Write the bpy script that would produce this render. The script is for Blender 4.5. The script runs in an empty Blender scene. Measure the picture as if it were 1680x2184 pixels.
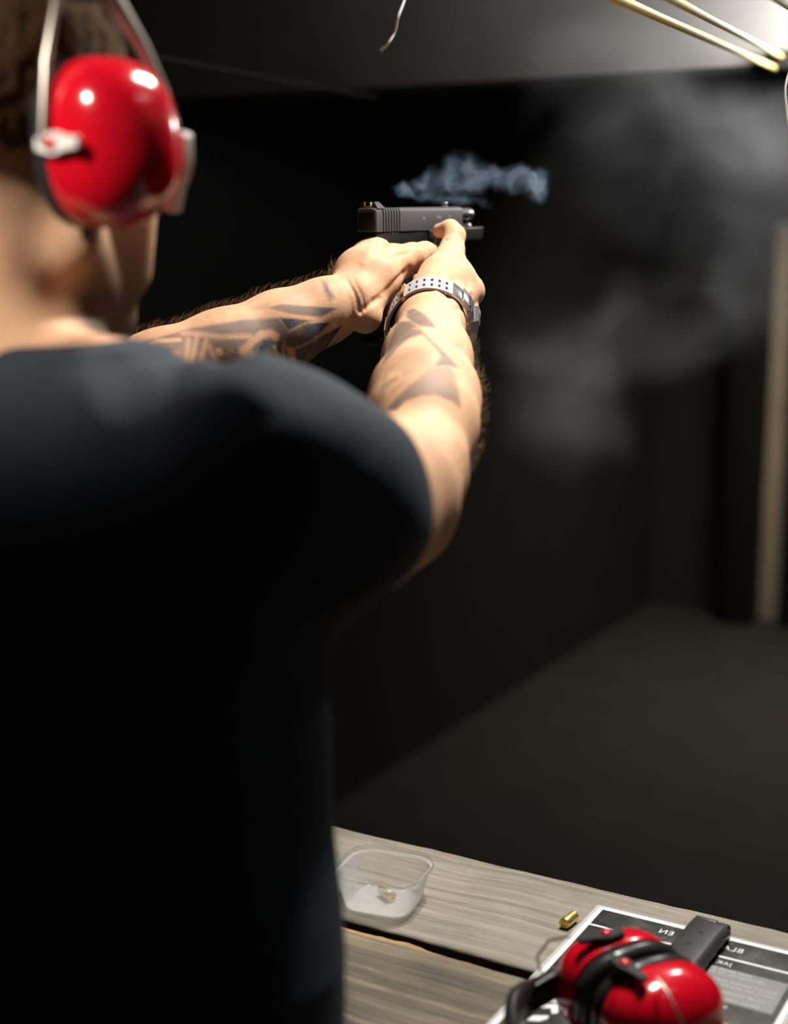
import bpy, bmesh, math, random
import numpy as np
from mathutils import Vector, Matrix, noise as mnoise

random.seed(7)
S = bpy.context.scene
COL = S.collection

# ------------------------------------------------------------------ camera
YAW, PIT, FPX = math.radians(29.6), math.radians(-10.8), 3033.0
CAM = np.array([0.0, 0.0, 1.55])
FW = np.array([-math.sin(YAW) * math.cos(PIT), math.cos(YAW) * math.cos(PIT), math.sin(PIT)])
RT = np.array([math.cos(YAW), math.sin(YAW), 0.0])
UP = np.cross(RT, FW)
cd = bpy.data.cameras.new('camera')
cam = bpy.data.objects.new('camera', cd)
COL.objects.link(cam)
cam.location = CAM
cam.rotation_euler = (math.pi / 2 + PIT, 0, YAW)
cd.sensor_fit = 'VERTICAL'
cd.sensor_height = 36.0
cd.sensor_width = 24.0
cd.lens = FPX / 2184 * 36
cd.clip_start = 0.02
cd.dof.use_dof = True
cd.dof.focus_distance = 1.45
cd.dof.aperture_fstop = 2.3
S.camera = cam

# ------------------------------------------------------------------ world, lamps, exposure
w = bpy.data.worlds.new('dark_hall')
S.world = w
w.use_nodes = True
w.node_tree.nodes['Background'].inputs[0].default_value = (0.8, 0.9, 1.0, 1)
w.node_tree.nodes['Background'].inputs[1].default_value = 0.006


def lamp(name, kind, loc, target, power, color, **kw):
    d = bpy.data.lights.new(name, kind)
    d.energy = power
    d.color = color
    for k, v in kw.items():
        setattr(d, k, v)
    o = bpy.data.objects.new(name, d)
    COL.objects.link(o)
    o.location = loc
    o.rotation_euler = (Vector(target) - Vector(loc)).to_track_quat('-Z', 'Y').to_euler()
    return o


lamp('bench_lamp', 'AREA', (-0.45, 1.60, 2.52), (-0.50, 1.08, 1.1), 15.5, (1.0, 0.95, 0.87),
     shape='RECTANGLE', size=0.10, size_y=0.30, spread=math.radians(105))
lamp('neck_fill', 'SPOT', (-0.84, -0.42, 2.42), (-0.73, 0.75, 1.575), 165, (1.0, 0.92, 0.82),
     spot_size=math.radians(17), spot_blend=1.0, shadow_soft_size=0.05)  # added narrow spot, no fixture modelled; brightens the neck and ear cup
lamp('bench_tube', 'AREA', (0.25, 1.35, 2.45), (-0.5, 1.1, 1.1), 0.6, (0.9, 0.95, 1.0),
     shape='RECTANGLE', size=0.5, size_y=0.12)
lamp('baffle_lamp', 'POINT', (-0.50, 2.21, 1.86), (-0.62, 2.45, 1.85), 11, (1.0, 0.97, 0.93), shadow_soft_size=0.05)
lamp('downrange_fill', 'AREA', (-0.9, 4.6, 2.5), (-1.0, 4.9, 0), 11, (1.0, 0.88, 0.74),
     shape='RECTANGLE', size=0.6, size_y=0.3, spread=math.radians(105))  # added fill light for the pale panel, floor and lower walls

S.view_settings.view_transform = 'Standard'
S.view_settings.look = 'None'
S.view_settings.exposure = 0.0
S.view_settings.gamma = 1.0
S.view_settings.use_curve_mapping = False
S.cycles.volume_step_rate = 1.0
S.cycles.volume_max_steps = 256
S.cycles.max_bounces = 6
S.cycles.use_adaptive_sampling = True
S.cycles.adaptive_threshold = 0.025
S.cycles.adaptive_min_samples = 16
S.cycles.transparent_max_bounces = 12
S.cycles.volume_bounces = 0
S.cycles.sample_clamp_indirect = 4


# ------------------------------------------------------------------ survey helpers (photo pixel -> point in the place)
def P(px, py, d):
    return CAM + FW * d + RT * ((px - 840) / FPX * d) + UP * ((1092 - py) / FPX * d)


def ray(px, py):
    return FW + RT * ((px - 840) / FPX) + UP * ((1092 - py) / FPX)


def onz(px, py, z):
    v = ray(px, py)
    return CAM + v * ((z - CAM[2]) / v[2])


def ony(px, py, y):
    v = ray(px, py)
    return CAM + v * ((y - CAM[1]) / v[1])


def project(pts):
    q = np.asarray(pts) - CAM
    d = q @ FW
    return 840 + FPX * (q @ RT) / d, 1092 - FPX * (q @ UP) / d, d


# ------------------------------------------------------------------ materials
def new_mat(name):
    m = bpy.data.materials.new(name)
    m.use_nodes = True
    nt = m.node_tree
    return m, nt, nt.nodes['Principled BSDF']


def node(nt, t, **kw):
    n = nt.nodes.new(t)
    for k, v in kw.items():
        setattr(n, k, v)
    return n


def mat(name, col, rough=0.5, metal=0.0, var=0.08, scale=40.0, bump=0.0, coat=0.0, spec=0.5, bscale=None):
    m, nt, b = new_mat(name)
    tc = node(nt, 'ShaderNodeTexCoord')
    nz = node(nt, 'ShaderNodeTexNoise')
    nz.inputs['Scale'].default_value = scale
    nz.inputs['Detail'].default_value = 4
    nt.links.new(tc.outputs['Object'], nz.inputs['Vector'])
    mx = node(nt, 'ShaderNodeMix', data_type='RGBA')
    mx.inputs[6].default_value = tuple(max(0, c * (1 - var)) for c in col) + (1,)
    mx.inputs[7].default_value = tuple(min(1, c * (1 + var)) for c in col) + (1,)
    nt.links.new(nz.outputs['Fac'], mx.inputs[0])
    nt.links.new(mx.outputs[2], b.inputs['Base Color'])
    b.inputs['Roughness'].default_value = rough
    b.inputs['Metallic'].default_value = metal
    b.inputs['Specular IOR Level'].default_value = spec
    b.inputs['Coat Weight'].default_value = coat
    if bump:
        n2 = node(nt, 'ShaderNodeTexNoise')
        n2.inputs['Scale'].default_value = bscale or scale * 4
        n2.inputs['Detail'].default_value = 5
        nt.links.new(tc.outputs['Object'], n2.inputs['Vector'])
        bp = node(nt, 'ShaderNodeBump')
        bp.inputs['Strength'].default_value = bump
        bp.inputs['Distance'].default_value = 0.002
        nt.links.new(n2.outputs['Fac'], bp.inputs['Height'])
        nt.links.new(bp.outputs['Normal'], b.inputs['Normal'])
    return m


def lin(r, g, b):
    f = lambda c: c / 12.92 if c <= 0.04045 else ((c + 0.055) / 1.055) ** 2.4
    return (f(r / 255), f(g / 255), f(b / 255))


M = {}
M['wall'] = mat('black_wall_paint', (0.016, 0.016, 0.0165), 0.9, var=0.4, scale=6, bump=0.3)
M['backwall'] = mat('dark_grey_wall_paint', (0.035, 0.034, 0.034), 0.85, var=0.3, scale=5, bump=0.3)
M['floor'] = mat('dark_concrete', (0.037, 0.034, 0.029), 0.8, var=0.35, scale=5, bump=0.4)
M['baffle'] = mat('grey_baffle_paint', (0.36, 0.35, 0.34), 0.7, var=0.2, scale=7, bump=0.3)
M['pale'] = mat('pale_plaster', (0.68, 0.57, 0.43), 0.85, var=0.35, scale=5, bump=0.3)
M['post'] = mat('black_post_paint', (0.006, 0.006, 0.007), 0.8, var=0.3, scale=9)
M['cable'] = mat('yellow_cable', (0.85, 0.68, 0.22), 0.6, var=0.1, scale=30)
M['dimcable'] = mat('brown_cable', (0.022, 0.015, 0.007), 0.6, var=0.1, scale=30)
M['wire'] = mat('white_wire', (0.75, 0.75, 0.72), 0.4, var=0.08, scale=30)
M['red'] = mat('red_gloss_plastic', (0.56, 0.004, 0.016), 0.16, var=0.04, scale=20, coat=0.3)
M['black'] = mat('black_plastic', (0.012, 0.012, 0.013), 0.35, var=0.2, scale=40, bump=0.05)
M['blackgloss'] = mat('black_vinyl', (0.02, 0.02, 0.021), 0.25, var=0.2, scale=40, bump=0.1, bscale=90)
M['plate_sheen'] = mat('sheen_pale_plastic', (0.80, 0.76, 0.72), 0.3, var=0.06, scale=40)  # lamp glare on the worn black plates, put into the base colour
M['band_sheen'] = mat('sheen_grey_vinyl', (0.33, 0.33, 0.35), 0.22, var=0.2, scale=30, bump=0.1)  # black vinyl band greyed, its highlights are part of the colour
M['steelwire'] = mat('steel_wire', (0.45, 0.40, 0.36), 0.35, metal=0.9, var=0.1, scale=60)
M['brass'] = mat('brass', (0.72, 0.52, 0.17), 0.40, metal=0.9, var=0.2, scale=160)
M['brassdark'] = mat('brass_primer', (0.75, 0.55, 0.2), 0.3, metal=1.0, var=0.1, scale=160)
M['gunsteel'] = mat('slide_steel', (0.085, 0.082, 0.088), 0.38, metal=0.3, var=0.12, scale=120, bump=0.04)
M['gunblack'] = mat('pistol_polymer', (0.011, 0.011, 0.011), 0.36, var=0.2, scale=200, bump=0.1, bscale=900)
M['barrel'] = mat('barrel_steel', (0.42, 0.42, 0.40), 0.28, metal=0.95, var=0.15, scale=140)
M['sight'] = mat('sight_white_paint', (0.8, 0.78, 0.68), 0.5, var=0.05, scale=100)
M['mark'] = mat('engraved_mark', (0.55, 0.53, 0.52), 0.5, var=0.1, scale=300)
M['mag'] = mat('magazine_steel', (0.075, 0.075, 0.078), 0.36, metal=0.6, var=0.3, scale=60, bump=0.05)
M['strap'] = mat('mauve_grey_strap', (0.40, 0.37, 0.41), 0.38, var=0.06, scale=90)
M['strapsteel'] = mat('watch_steel', (0.42, 0.41, 0.45), 0.25, metal=0.9, var=0.08, scale=90)
M['gold'] = mat('buckle_gold', (0.72, 0.5, 0.25), 0.25, metal=1.0, var=0.1, scale=90)
M['shirt'] = mat('navy_black_cotton', (0.030, 0.036, 0.049), 0.85, var=0.15, scale=60, bump=0.15, bscale=1500, spec=0.25)
M['trouser'] = mat('black_denim', (0.02, 0.02, 0.024), 0.9, var=0.2, scale=60)
M['shoe'] = mat('black_shoe_leather', (0.015, 0.015, 0.015), 0.5, var=0.2, scale=60)
M['hair'] = mat('dark_brown_hair', (0.06, 0.034, 0.016), 0.9, var=0.5, scale=120, bump=0.6, bscale=500, spec=0.08)
M['armhair'] = mat('brown_arm_hair', (0.30, 0.16, 0.07), 0.5, var=0.3, scale=200)
M['white'] = mat('printed_white', (0.86, 0.86, 0.87), 0.3, var=0.02, scale=30)
M['boxgrey'] = mat('printed_grey', (0.23, 0.225, 0.225), 0.3, var=0.06, scale=30)
M['texttone'] = mat('printed_text', (0.62, 0.61, 0.61), 0.3, var=0.03, scale=30)
M['orangeprint'] = mat('printed_orange', (0.85, 0.24, 0.07), 0.35, var=0.25, scale=60)


def m_print_dark():
    m, nt, b = new_mat('printed_dark_grunge')
    tc = node(nt, 'ShaderNodeTexCoord')
    n1 = node(nt, 'ShaderNodeTexNoise')
    n1.inputs['Scale'].default_value = 26
    n1.inputs['Detail'].default_value = 9
    n1.inputs['Roughness'].default_value = 0.72
    n1.inputs['Distortion'].default_value = 0.6
    nt.links.new(tc.outputs['Object'], n1.inputs['Vector'])
    r = node(nt, 'ShaderNodeValToRGB')
    r.color_ramp.elements[0].position = 0.36
    r.color_ramp.elements[0].color = (0.012, 0.013, 0.011, 1)
    r.color_ramp.elements[1].position = 0.78
    r.color_ramp.elements[1].color = (0.15, 0.145, 0.12, 1)
    e = r.color_ramp.elements.new(0.55)
    e.color = (0.04, 0.04, 0.034, 1)
    nt.links.new(n1.outputs['Fac'], r.inputs[0])
    nt.links.new(r.outputs[0], b.inputs['Base Color'])
    b.inputs['Roughness'].default_value = 0.35
    b.inputs['Specular IOR Level'].default_value = 0.35
    return m


M['printdark'] = m_print_dark()


def m_wood(name, dark, mid, light, ringscale, seed, contrast, grain):
    m, nt, b = new_mat(name)
    L = nt.links.new
    tc = node(nt, 'ShaderNodeTexCoord')
    mp = node(nt, 'ShaderNodeMapping')
    mp.inputs['Location'].default_value = (seed, seed * 1.7, 0)
    L(tc.outputs['Object'], mp.inputs['Vector'])
    # slow wander of the grain
    wv = node(nt, 'ShaderNodeTexNoise')
    wv.inputs['Scale'].default_value = 5
    wv.inputs['Detail'].default_value = 3
    L(mp.outputs[0], wv.inputs['Vector'])
    sub = node(nt, 'ShaderNodeVectorMath', operation='MULTIPLY_ADD')
    sub.inputs[1].default_value = (0.0, 0.035, 0.0)
    L(wv.outputs['Color'], sub.inputs[0])
    L(mp.outputs[0], sub.inputs[2])
    st = node(nt, 'ShaderNodeVectorMath', operation='MULTIPLY')
    st.inputs[1].default_value = (0.35, ringscale, 4.0)
    L(sub.outputs[0], st.inputs[0])
    ring = node(nt, 'ShaderNodeTexNoise')
    ring.inputs['Scale'].default_value = 6
    ring.inputs['Detail'].default_value = 3
    ring.inputs['Roughness'].default_value = 0.6
    L(st.outputs[0], ring.inputs['Vector'])
    st2 = node(nt, 'ShaderNodeVectorMath', operation='MULTIPLY')
    st2.inputs[1].default_value = (9, 220, 60)
    L(sub.outputs[0], st2.inputs[0])
    fine = node(nt, 'ShaderNodeTexNoise')
    fine.inputs['Scale'].default_value = 3
    fine.inputs['Detail'].default_value = 6
    fine.inputs['Roughness'].default_value = 0.65
    L(st2.outputs[0], fine.inputs['Vector'])
    blot = node(nt, 'ShaderNodeTexNoise')
    blot.inputs['Scale'].default_value = 14
    blot.inputs['Detail'].default_value = 6
    L(mp.outputs[0], blot.inputs['Vector'])
    ramp = node(nt, 'ShaderNodeValToRGB')
    ramp.color_ramp.elements[0].position = 0.5 - contrast
    ramp.color_ramp.elements[0].color = dark + (1,)
    ramp.color_ramp.elements[1].position = 0.5 + contrast
    ramp.color_ramp.elements[1].color = light + (1,)
    e = ramp.color_ramp.elements.new(0.5)
    e.color = mid + (1,)
    a1 = node(nt, 'ShaderNodeMath', operation='MULTIPLY_ADD')
    a1.inputs[1].default_value = grain
    L(fine.outputs['Fac'], a1.inputs[0])
    L(ring.outputs['Fac'], a1.inputs[2])
    a2 = node(nt, 'ShaderNodeMath', operation='MULTIPLY_ADD')
    a2.inputs[1].default_value = 0.35
    L(blot.outputs['Fac'], a2.inputs[0])
    L(a1.outputs[0], a2.inputs[2])
    a3 = node(nt, 'ShaderNodeMath', operation='SUBTRACT')
    a3.inputs[1].default_value = 0.5 * grain + 0.175
    L(a2.outputs[0], a3.inputs[0])
    L(a3.outputs[0], ramp.inputs[0])
    L(ramp.outputs[0], b.inputs['Base Color'])
    b.inputs['Roughness'].default_value = 0.62
    b.inputs['Specular IOR Level'].default_value = 0.35
    bp = node(nt, 'ShaderNodeBump')
    bp.inputs['Strength'].default_value = 0.35
    bp.inputs['Distance'].default_value = 0.0015
    L(a2.outputs[0], bp.inputs['Height'])
    L(bp.outputs['Normal'], b.inputs['Normal'])
    return m


M['wood_far'] = m_wood('weathered_grey_plank', (0.13, 0.11, 0.085), (0.27, 0.24, 0.20), (0.38, 0.345, 0.295), 20, 0.0, 0.34, 0.9)
M['wood_near'] = m_wood('weathered_brown_plank', (0.045, 0.040, 0.033), (0.135, 0.112, 0.080), (0.30, 0.245, 0.165), 15, 3.1, 0.27, 0.6)
M['wood_gapshade'] = mat('gap_shade_sawn_wood', (0.018, 0.015, 0.012), 0.9, var=0.6, scale=60, bump=0.3)  # near-black side colour stands in for shade between the planks
M['wood_raw'] = mat('raw_split_wood', (0.34, 0.21, 0.09), 0.8, var=0.4, scale=90, bump=0.3)


def m_skin():
    m, nt, b = new_mat('skin')
    L = nt.links.new
    tc = node(nt, 'ShaderNodeTexCoord')
    n1 = node(nt, 'ShaderNodeTexNoise')
    n1.inputs['Scale'].default_value = 22
    n1.inputs['Detail'].default_value = 5
    L(tc.outputs['Object'], n1.inputs['Vector'])
    base = node(nt, 'ShaderNodeMix', data_type='RGBA')
    base.inputs[6].default_value = (0.60, 0.345, 0.205, 1)
    base.inputs[7].default_value = (0.69, 0.43, 0.275, 1)
    L(n1.outputs['Fac'], base.inputs[0])
    n5 = node(nt, 'ShaderNodeTexNoise')
    n5.inputs['Scale'].default_value = 75
    n5.inputs['Detail'].default_value = 6
    n5.inputs['Roughness'].default_value = 0.7
    L(tc.outputs['Object'], n5.inputs['Vector'])
    mot = node(nt, 'ShaderNodeMix', data_type='RGBA', blend_type='MULTIPLY')
    mot.inputs[0].default_value = 0.55
    rr_ = node(nt, 'ShaderNodeValToRGB')
    rr_.color_ramp.elements[0].position = 0.3
    rr_.color_ramp.elements[0].color = (0.80, 0.66, 0.60, 1)
    rr_.color_ramp.elements[1].position = 0.65
    rr_.color_ramp.elements[1].color = (1, 1, 1, 1)
    L(n5.outputs['Fac'], rr_.inputs[0])
    L(base.outputs[2], mot.inputs[6])
    L(rr_.outputs[0], mot.inputs[7])
    base = mot
    ink = node(nt, 'ShaderNodeAttribute', attribute_name='ink')
    stub = node(nt, 'ShaderNodeAttribute', attribute_name='stubble')
    n3 = node(nt, 'ShaderNodeTexNoise')
    n3.inputs['Scale'].default_value = 60
    n3.inputs['Detail'].default_value = 4
    L(tc.outputs['Object'], n3.inputs['Vector'])
    mm = node(nt, 'ShaderNodeMath', operation='MULTIPLY_ADD')
    mm.inputs[1].default_value = 0.5
    mm.inputs[2].default_value = 0.72
    L(n3.outputs['Fac'], mm.inputs[0])
    mk = node(nt, 'ShaderNodeMath', operation='MULTIPLY', use_clamp=True)
    L(mm.outputs[0], mk.inputs[0])
    L(ink.outputs['Fac'], mk.inputs[1])
    c1 = node(nt, 'ShaderNodeMix', data_type='RGBA')
    c1.inputs[7].default_value = (0.040, 0.052, 0.075, 1)
    L(mk.outputs[0], c1.inputs[0])
    L(base.outputs[2], c1.inputs[6])
    c2 = node(nt, 'ShaderNodeMix', data_type='RGBA')
    c2.inputs[7].default_value = (0.06, 0.035, 0.02, 1)
    L(stub.outputs['Fac'], c2.inputs[0])
    L(c1.outputs[2], c2.inputs[6])
    L(c2.outputs[2], b.inputs['Base Color'])
    b.inputs['Roughness'].default_value = 0.6
    b.inputs['Specular IOR Level'].default_value = 0.2
    b.inputs['Subsurface Weight'].default_value = 0.07
    b.inputs['Subsurface Radius'].default_value = (1.0, 0.35, 0.2)
    b.inputs['Subsurface Scale'].default_value = 0.006
    n2 = node(nt, 'ShaderNodeTexNoise')
    n2.inputs['Scale'].default_value = 420
    n2.inputs['Detail'].default_value = 4
    L(tc.outputs['Object'], n2.inputs['Vector'])
    bp = node(nt, 'ShaderNodeBump')
    bp.inputs['Strength'].default_value = 0.3
    bp.inputs['Distance'].default_value = 0.0008
    L(n2.outputs['Fac'], bp.inputs['Height'])
    L(bp.outputs['Normal'], b.inputs['Normal'])
    return m


M['skin'] = m_skin()


def m_tub():
    m, nt, b = new_mat('translucent_plastic')
    b.inputs['Base Color'].default_value = (0.80, 0.81, 0.82, 1)
    b.inputs['Roughness'].default_value = 0.18
    tr = node(nt, 'ShaderNodeBsdfTransparent')
    tl = node(nt, 'ShaderNodeBsdfTranslucent')
    tl.inputs['Color'].default_value = (0.85, 0.86, 0.88, 1)
    m1 = node(nt, 'ShaderNodeMixShader')
    m1.inputs[0].default_value = 0.45
    nt.links.new(b.outputs[0], m1.inputs[1])
    nt.links.new(tl.outputs[0], m1.inputs[2])
    fr = node(nt, 'ShaderNodeLayerWeight')
    fr.inputs['Blend'].default_value = 0.35
    mr = node(nt, 'ShaderNodeMapRange')
    mr.inputs['From Min'].default_value = 0.0
    mr.inputs['From Max'].default_value = 1.0
    mr.inputs['To Min'].default_value = 0.16
    mr.inputs['To Max'].default_value = 0.62
    nt.links.new(fr.outputs['Facing'], mr.inputs['Value'])
    mx = node(nt, 'ShaderNodeMixShader')
    nt.links.new(mr.outputs[0], mx.inputs[0])
    nt.links.new(tr.outputs[0], mx.inputs[1])
    nt.links.new(m1.outputs[0], mx.inputs[2])
    nt.links.new(mx.outputs[0], nt.nodes['Material Output'].inputs['Surface'])
    return m


M['tub'] = m_tub()


# ------------------------------------------------------------------ object helpers
def tag(o, label=None, cat=None, group=None, kind=None):
    if label:
        o['label'] = label
    if cat:
        o['category'] = cat
    if group:
        o['group'] = group
    if kind:
        o['kind'] = kind
    return o


def empty(name, loc=(0, 0, 0), mw=None):
    o = bpy.data.objects.new(name, None)
    o.empty_display_size = 0.05
    COL.objects.link(o)
    if mw is not None:
        o.matrix_world = mw
    else:
        o.location = loc
    return o


def link(name, me, m=None, parent=None, smooth=True):
    o = bpy.data.objects.new(name, me)
    COL.objects.link(o)
    if m is not None and not me.materials:
        me.materials.append(m)
    if parent is not None:
        o.parent = parent
    if smooth:
        me.shade_smooth()
    return o


def from_bm(name, bm, m, parent=None, smooth=False, angle=None):
    bmesh.ops.recalc_face_normals(bm, faces=bm.faces)
    me = bpy.data.meshes.new(name)
    bm.to_mesh(me)
    bm.free()
    o = link(name, me, m, parent, smooth)
    if angle is not None:
        me.shade_smooth()
        me.set_sharp_from_angle(angle=math.radians(angle))
    return o


def bm_box(bm, lo, hi, mtx=None, bev=0.0, seg=2):
    lo, hi = Vector(lo), Vector(hi)
    c = (lo + hi) / 2
    r = bmesh.ops.create_cube(bm, size=1.0)
    vs = r['verts']
    bmesh.ops.scale(bm, vec=hi - lo, verts=vs)
    if bev > 0:
        es = list({e for v in vs for e in v.link_edges})
        rb = bmesh.ops.bevel(bm, geom=es, offset=bev, segments=seg, affect='EDGES', profile=0.5)
        vs = list({v for f in rb['faces'] for v in f.verts} | {v for v in vs if v.is_valid})
    bmesh.ops.translate(bm, vec=c, verts=vs)
    if mtx is not None:
        bmesh.ops.transform(bm, matrix=mtx, verts=vs)
    return vs


def box(name, lo, hi, m, parent=None, bev=0.0, mtx=None, seg=2):
    bm = bmesh.new()
    bm_box(bm, lo, hi, mtx, bev, seg)
    return from_bm(name, bm, m, parent, angle=35 if bev else None)


def loft(name, rings, m, parent=None, cap=True, closed=True, angle=40, mtx=None):
    """rings: list of equal-length point lists."""
    bm = bmesh.new()
    vv = [[bm.verts.new(p) for p in r] for r in rings]
    n = len(vv[0])
    for a, b in zip(vv, vv[1:]):
        for i in range(n if closed else n - 1):
            j = (i + 1) % n
            bm.faces.new((a[i], a[j], b[j], b[i]))
    if cap:
        bm.faces.new(vv[0])
        bm.faces.new(vv[-1])
    if mtx is not None:
        bmesh.ops.transform(bm, matrix=mtx, verts=bm.verts)
    return from_bm(name, bm, m, parent, angle=angle)


def frame_at(t):
    t = Vector(t).normalized()
    a = Vector((0, 0, 1)) if abs(t.z) < 0.9 else Vector((1, 0, 0))
    u = t.cross(a).normalized()
    return u, t.cross(u).normalized()


def tube_rings(pts, r, n=10):
    pts = [Vector(p) for p in pts]
    rs = r if isinstance(r, (list, tuple)) else [r] * len(pts)
    out = []
    u = None
    for i, p in enumerate(pts):
        t = (pts[min(i + 1, len(pts) - 1)] - pts[max(i - 1, 0)]).normalized()
        if u is None:
            u, v = frame_at(t)
        else:
            u = (u - t * u.dot(t)).normalized()
            v = t.cross(u)
        out.append([p + (u * math.cos(a) + v * math.sin(a)) * rs[i] for a in [2 * math.pi * k / n for k in range(n)]])
    return out


def tube(name, pts, r, m, parent=None, n=10):
    return loft(name, tube_rings(pts, r, n), m, parent, angle=60)


def spline(ctrl, n=8):
    """Catmull-Rom through the control points."""
    c = [np.asarray(p, float) for p in ctrl]
    c = [2 * c[0] - c[1]] + c + [2 * c[-1] - c[-2]]
    out = []
    for i in range(1, len(c) - 2):
        for k in range(n):
            t = k / n
            a, b, d, e = c[i - 1], c[i], c[i + 1], c[i + 2]
            out.append(0.5 * (2 * b + (d - a) * t + (2 * a - 5 * b + 4 * d - e) * t * t + (-a + 3 * b - 3 * d + e) * t ** 3))
    out.append(c[-2])
    return out


def lathe(name, prof, m, parent=None, n=32, axis='Z', mtx=None, angle=35):
    rings = []
    for r, h in prof:
        ring = []
        for k in range(n):
            a = 2 * math.pi * k / n
            c, s = r * math.cos(a), r * math.sin(a)
            ring.append({'Z': (c, s, h), 'Y': (c, h, s), 'X': (h, c, s)}[axis])
        rings.append(ring)
    return loft(name, rings, m, parent, mtx=mtx, angle=angle)


# ------------------------------------------------------------------ implicit surfaces for bodies and cloth
def cap(a, b, ra, rb, k=0.02):
    return ('cap', np.asarray(a, float), np.asarray(b, float), ra, rb, k)


def ell(c, r, k=0.02, R=None):
    return ('ell', np.asarray(c, float), np.asarray(r, float), np.eye(3) if R is None else np.asarray(R), k)


def pdist(pr, p):
    if pr[0] == 'cap':
        _, a, b, ra, rb, _k = pr
        ab = b - a
        t = np.clip(((p - a) @ ab) / max(ab @ ab, 1e-12), 0, 1)
        q = p - a - t[:, None] * ab
        return np.sqrt((q * q).sum(1)) - (ra + (rb - ra) * t)
    if pr[0] == 'ell':
        _, c, r, R, _k = pr
        q = (p - c) @ R
        k0 = np.sqrt(((q / r) ** 2).sum(1))
        k1 = np.sqrt(((q / (r * r)) ** 2).sum(1))
        return np.where(k1 > 1e-9, k0 * (k0 - 1) / np.maximum(k1, 1e-9), -r.min())
    if pr[0] == 'tor':  # torso: an elliptical column whose section follows tables along z
        _, zs, cx, cy, a, b, _k = pr
        z = np.clip(p[:, 2], zs[0], zs[-1])
        X = (p[:, 0] - np.interp(z, zs, cx))
        Y = (p[:, 1] - np.interp(z, zs, cy))
        A, B = np.interp(z, zs, a), np.interp(z, zs, b)
        k0 = ((np.abs(X) / A) ** 2.4 + (np.abs(Y) / B) ** 2.4) ** (1 / 2.4)
        d = (k0 - 1) * np.minimum(A, B)
        dz = np.maximum(zs[0] - p[:, 2], p[:, 2] - zs[-1])
        return np.where(dz > 0, np.sqrt(np.maximum(d, 0) ** 2 + dz ** 2), np.maximum(d, dz))


def smin(a, b, k):
    h = np.maximum(k - np.abs(a - b), 0) / k
    return np.minimum(a, b) - h * h * k * 0.25


def sdf_eval(groups, p, cull=None):
    D = np.full(len(p), 1e3)
    for g in groups:
        prims, gk, sub = g['prims'], g['k'], g.get('sub', False)
        if cull is not None:
            c, rad = cull
            prims = [q for q in prims if pdist(q, c[None])[0] < rad + 0.11]
            if not prims:
                continue
        d = None
        for q in prims:
            e = pdist(q, p)
            d = e if d is None else smin(d, e, q[-1])
        D = -smin(-D, d, gk) if sub else smin(D, d, gk)
    return D


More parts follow.
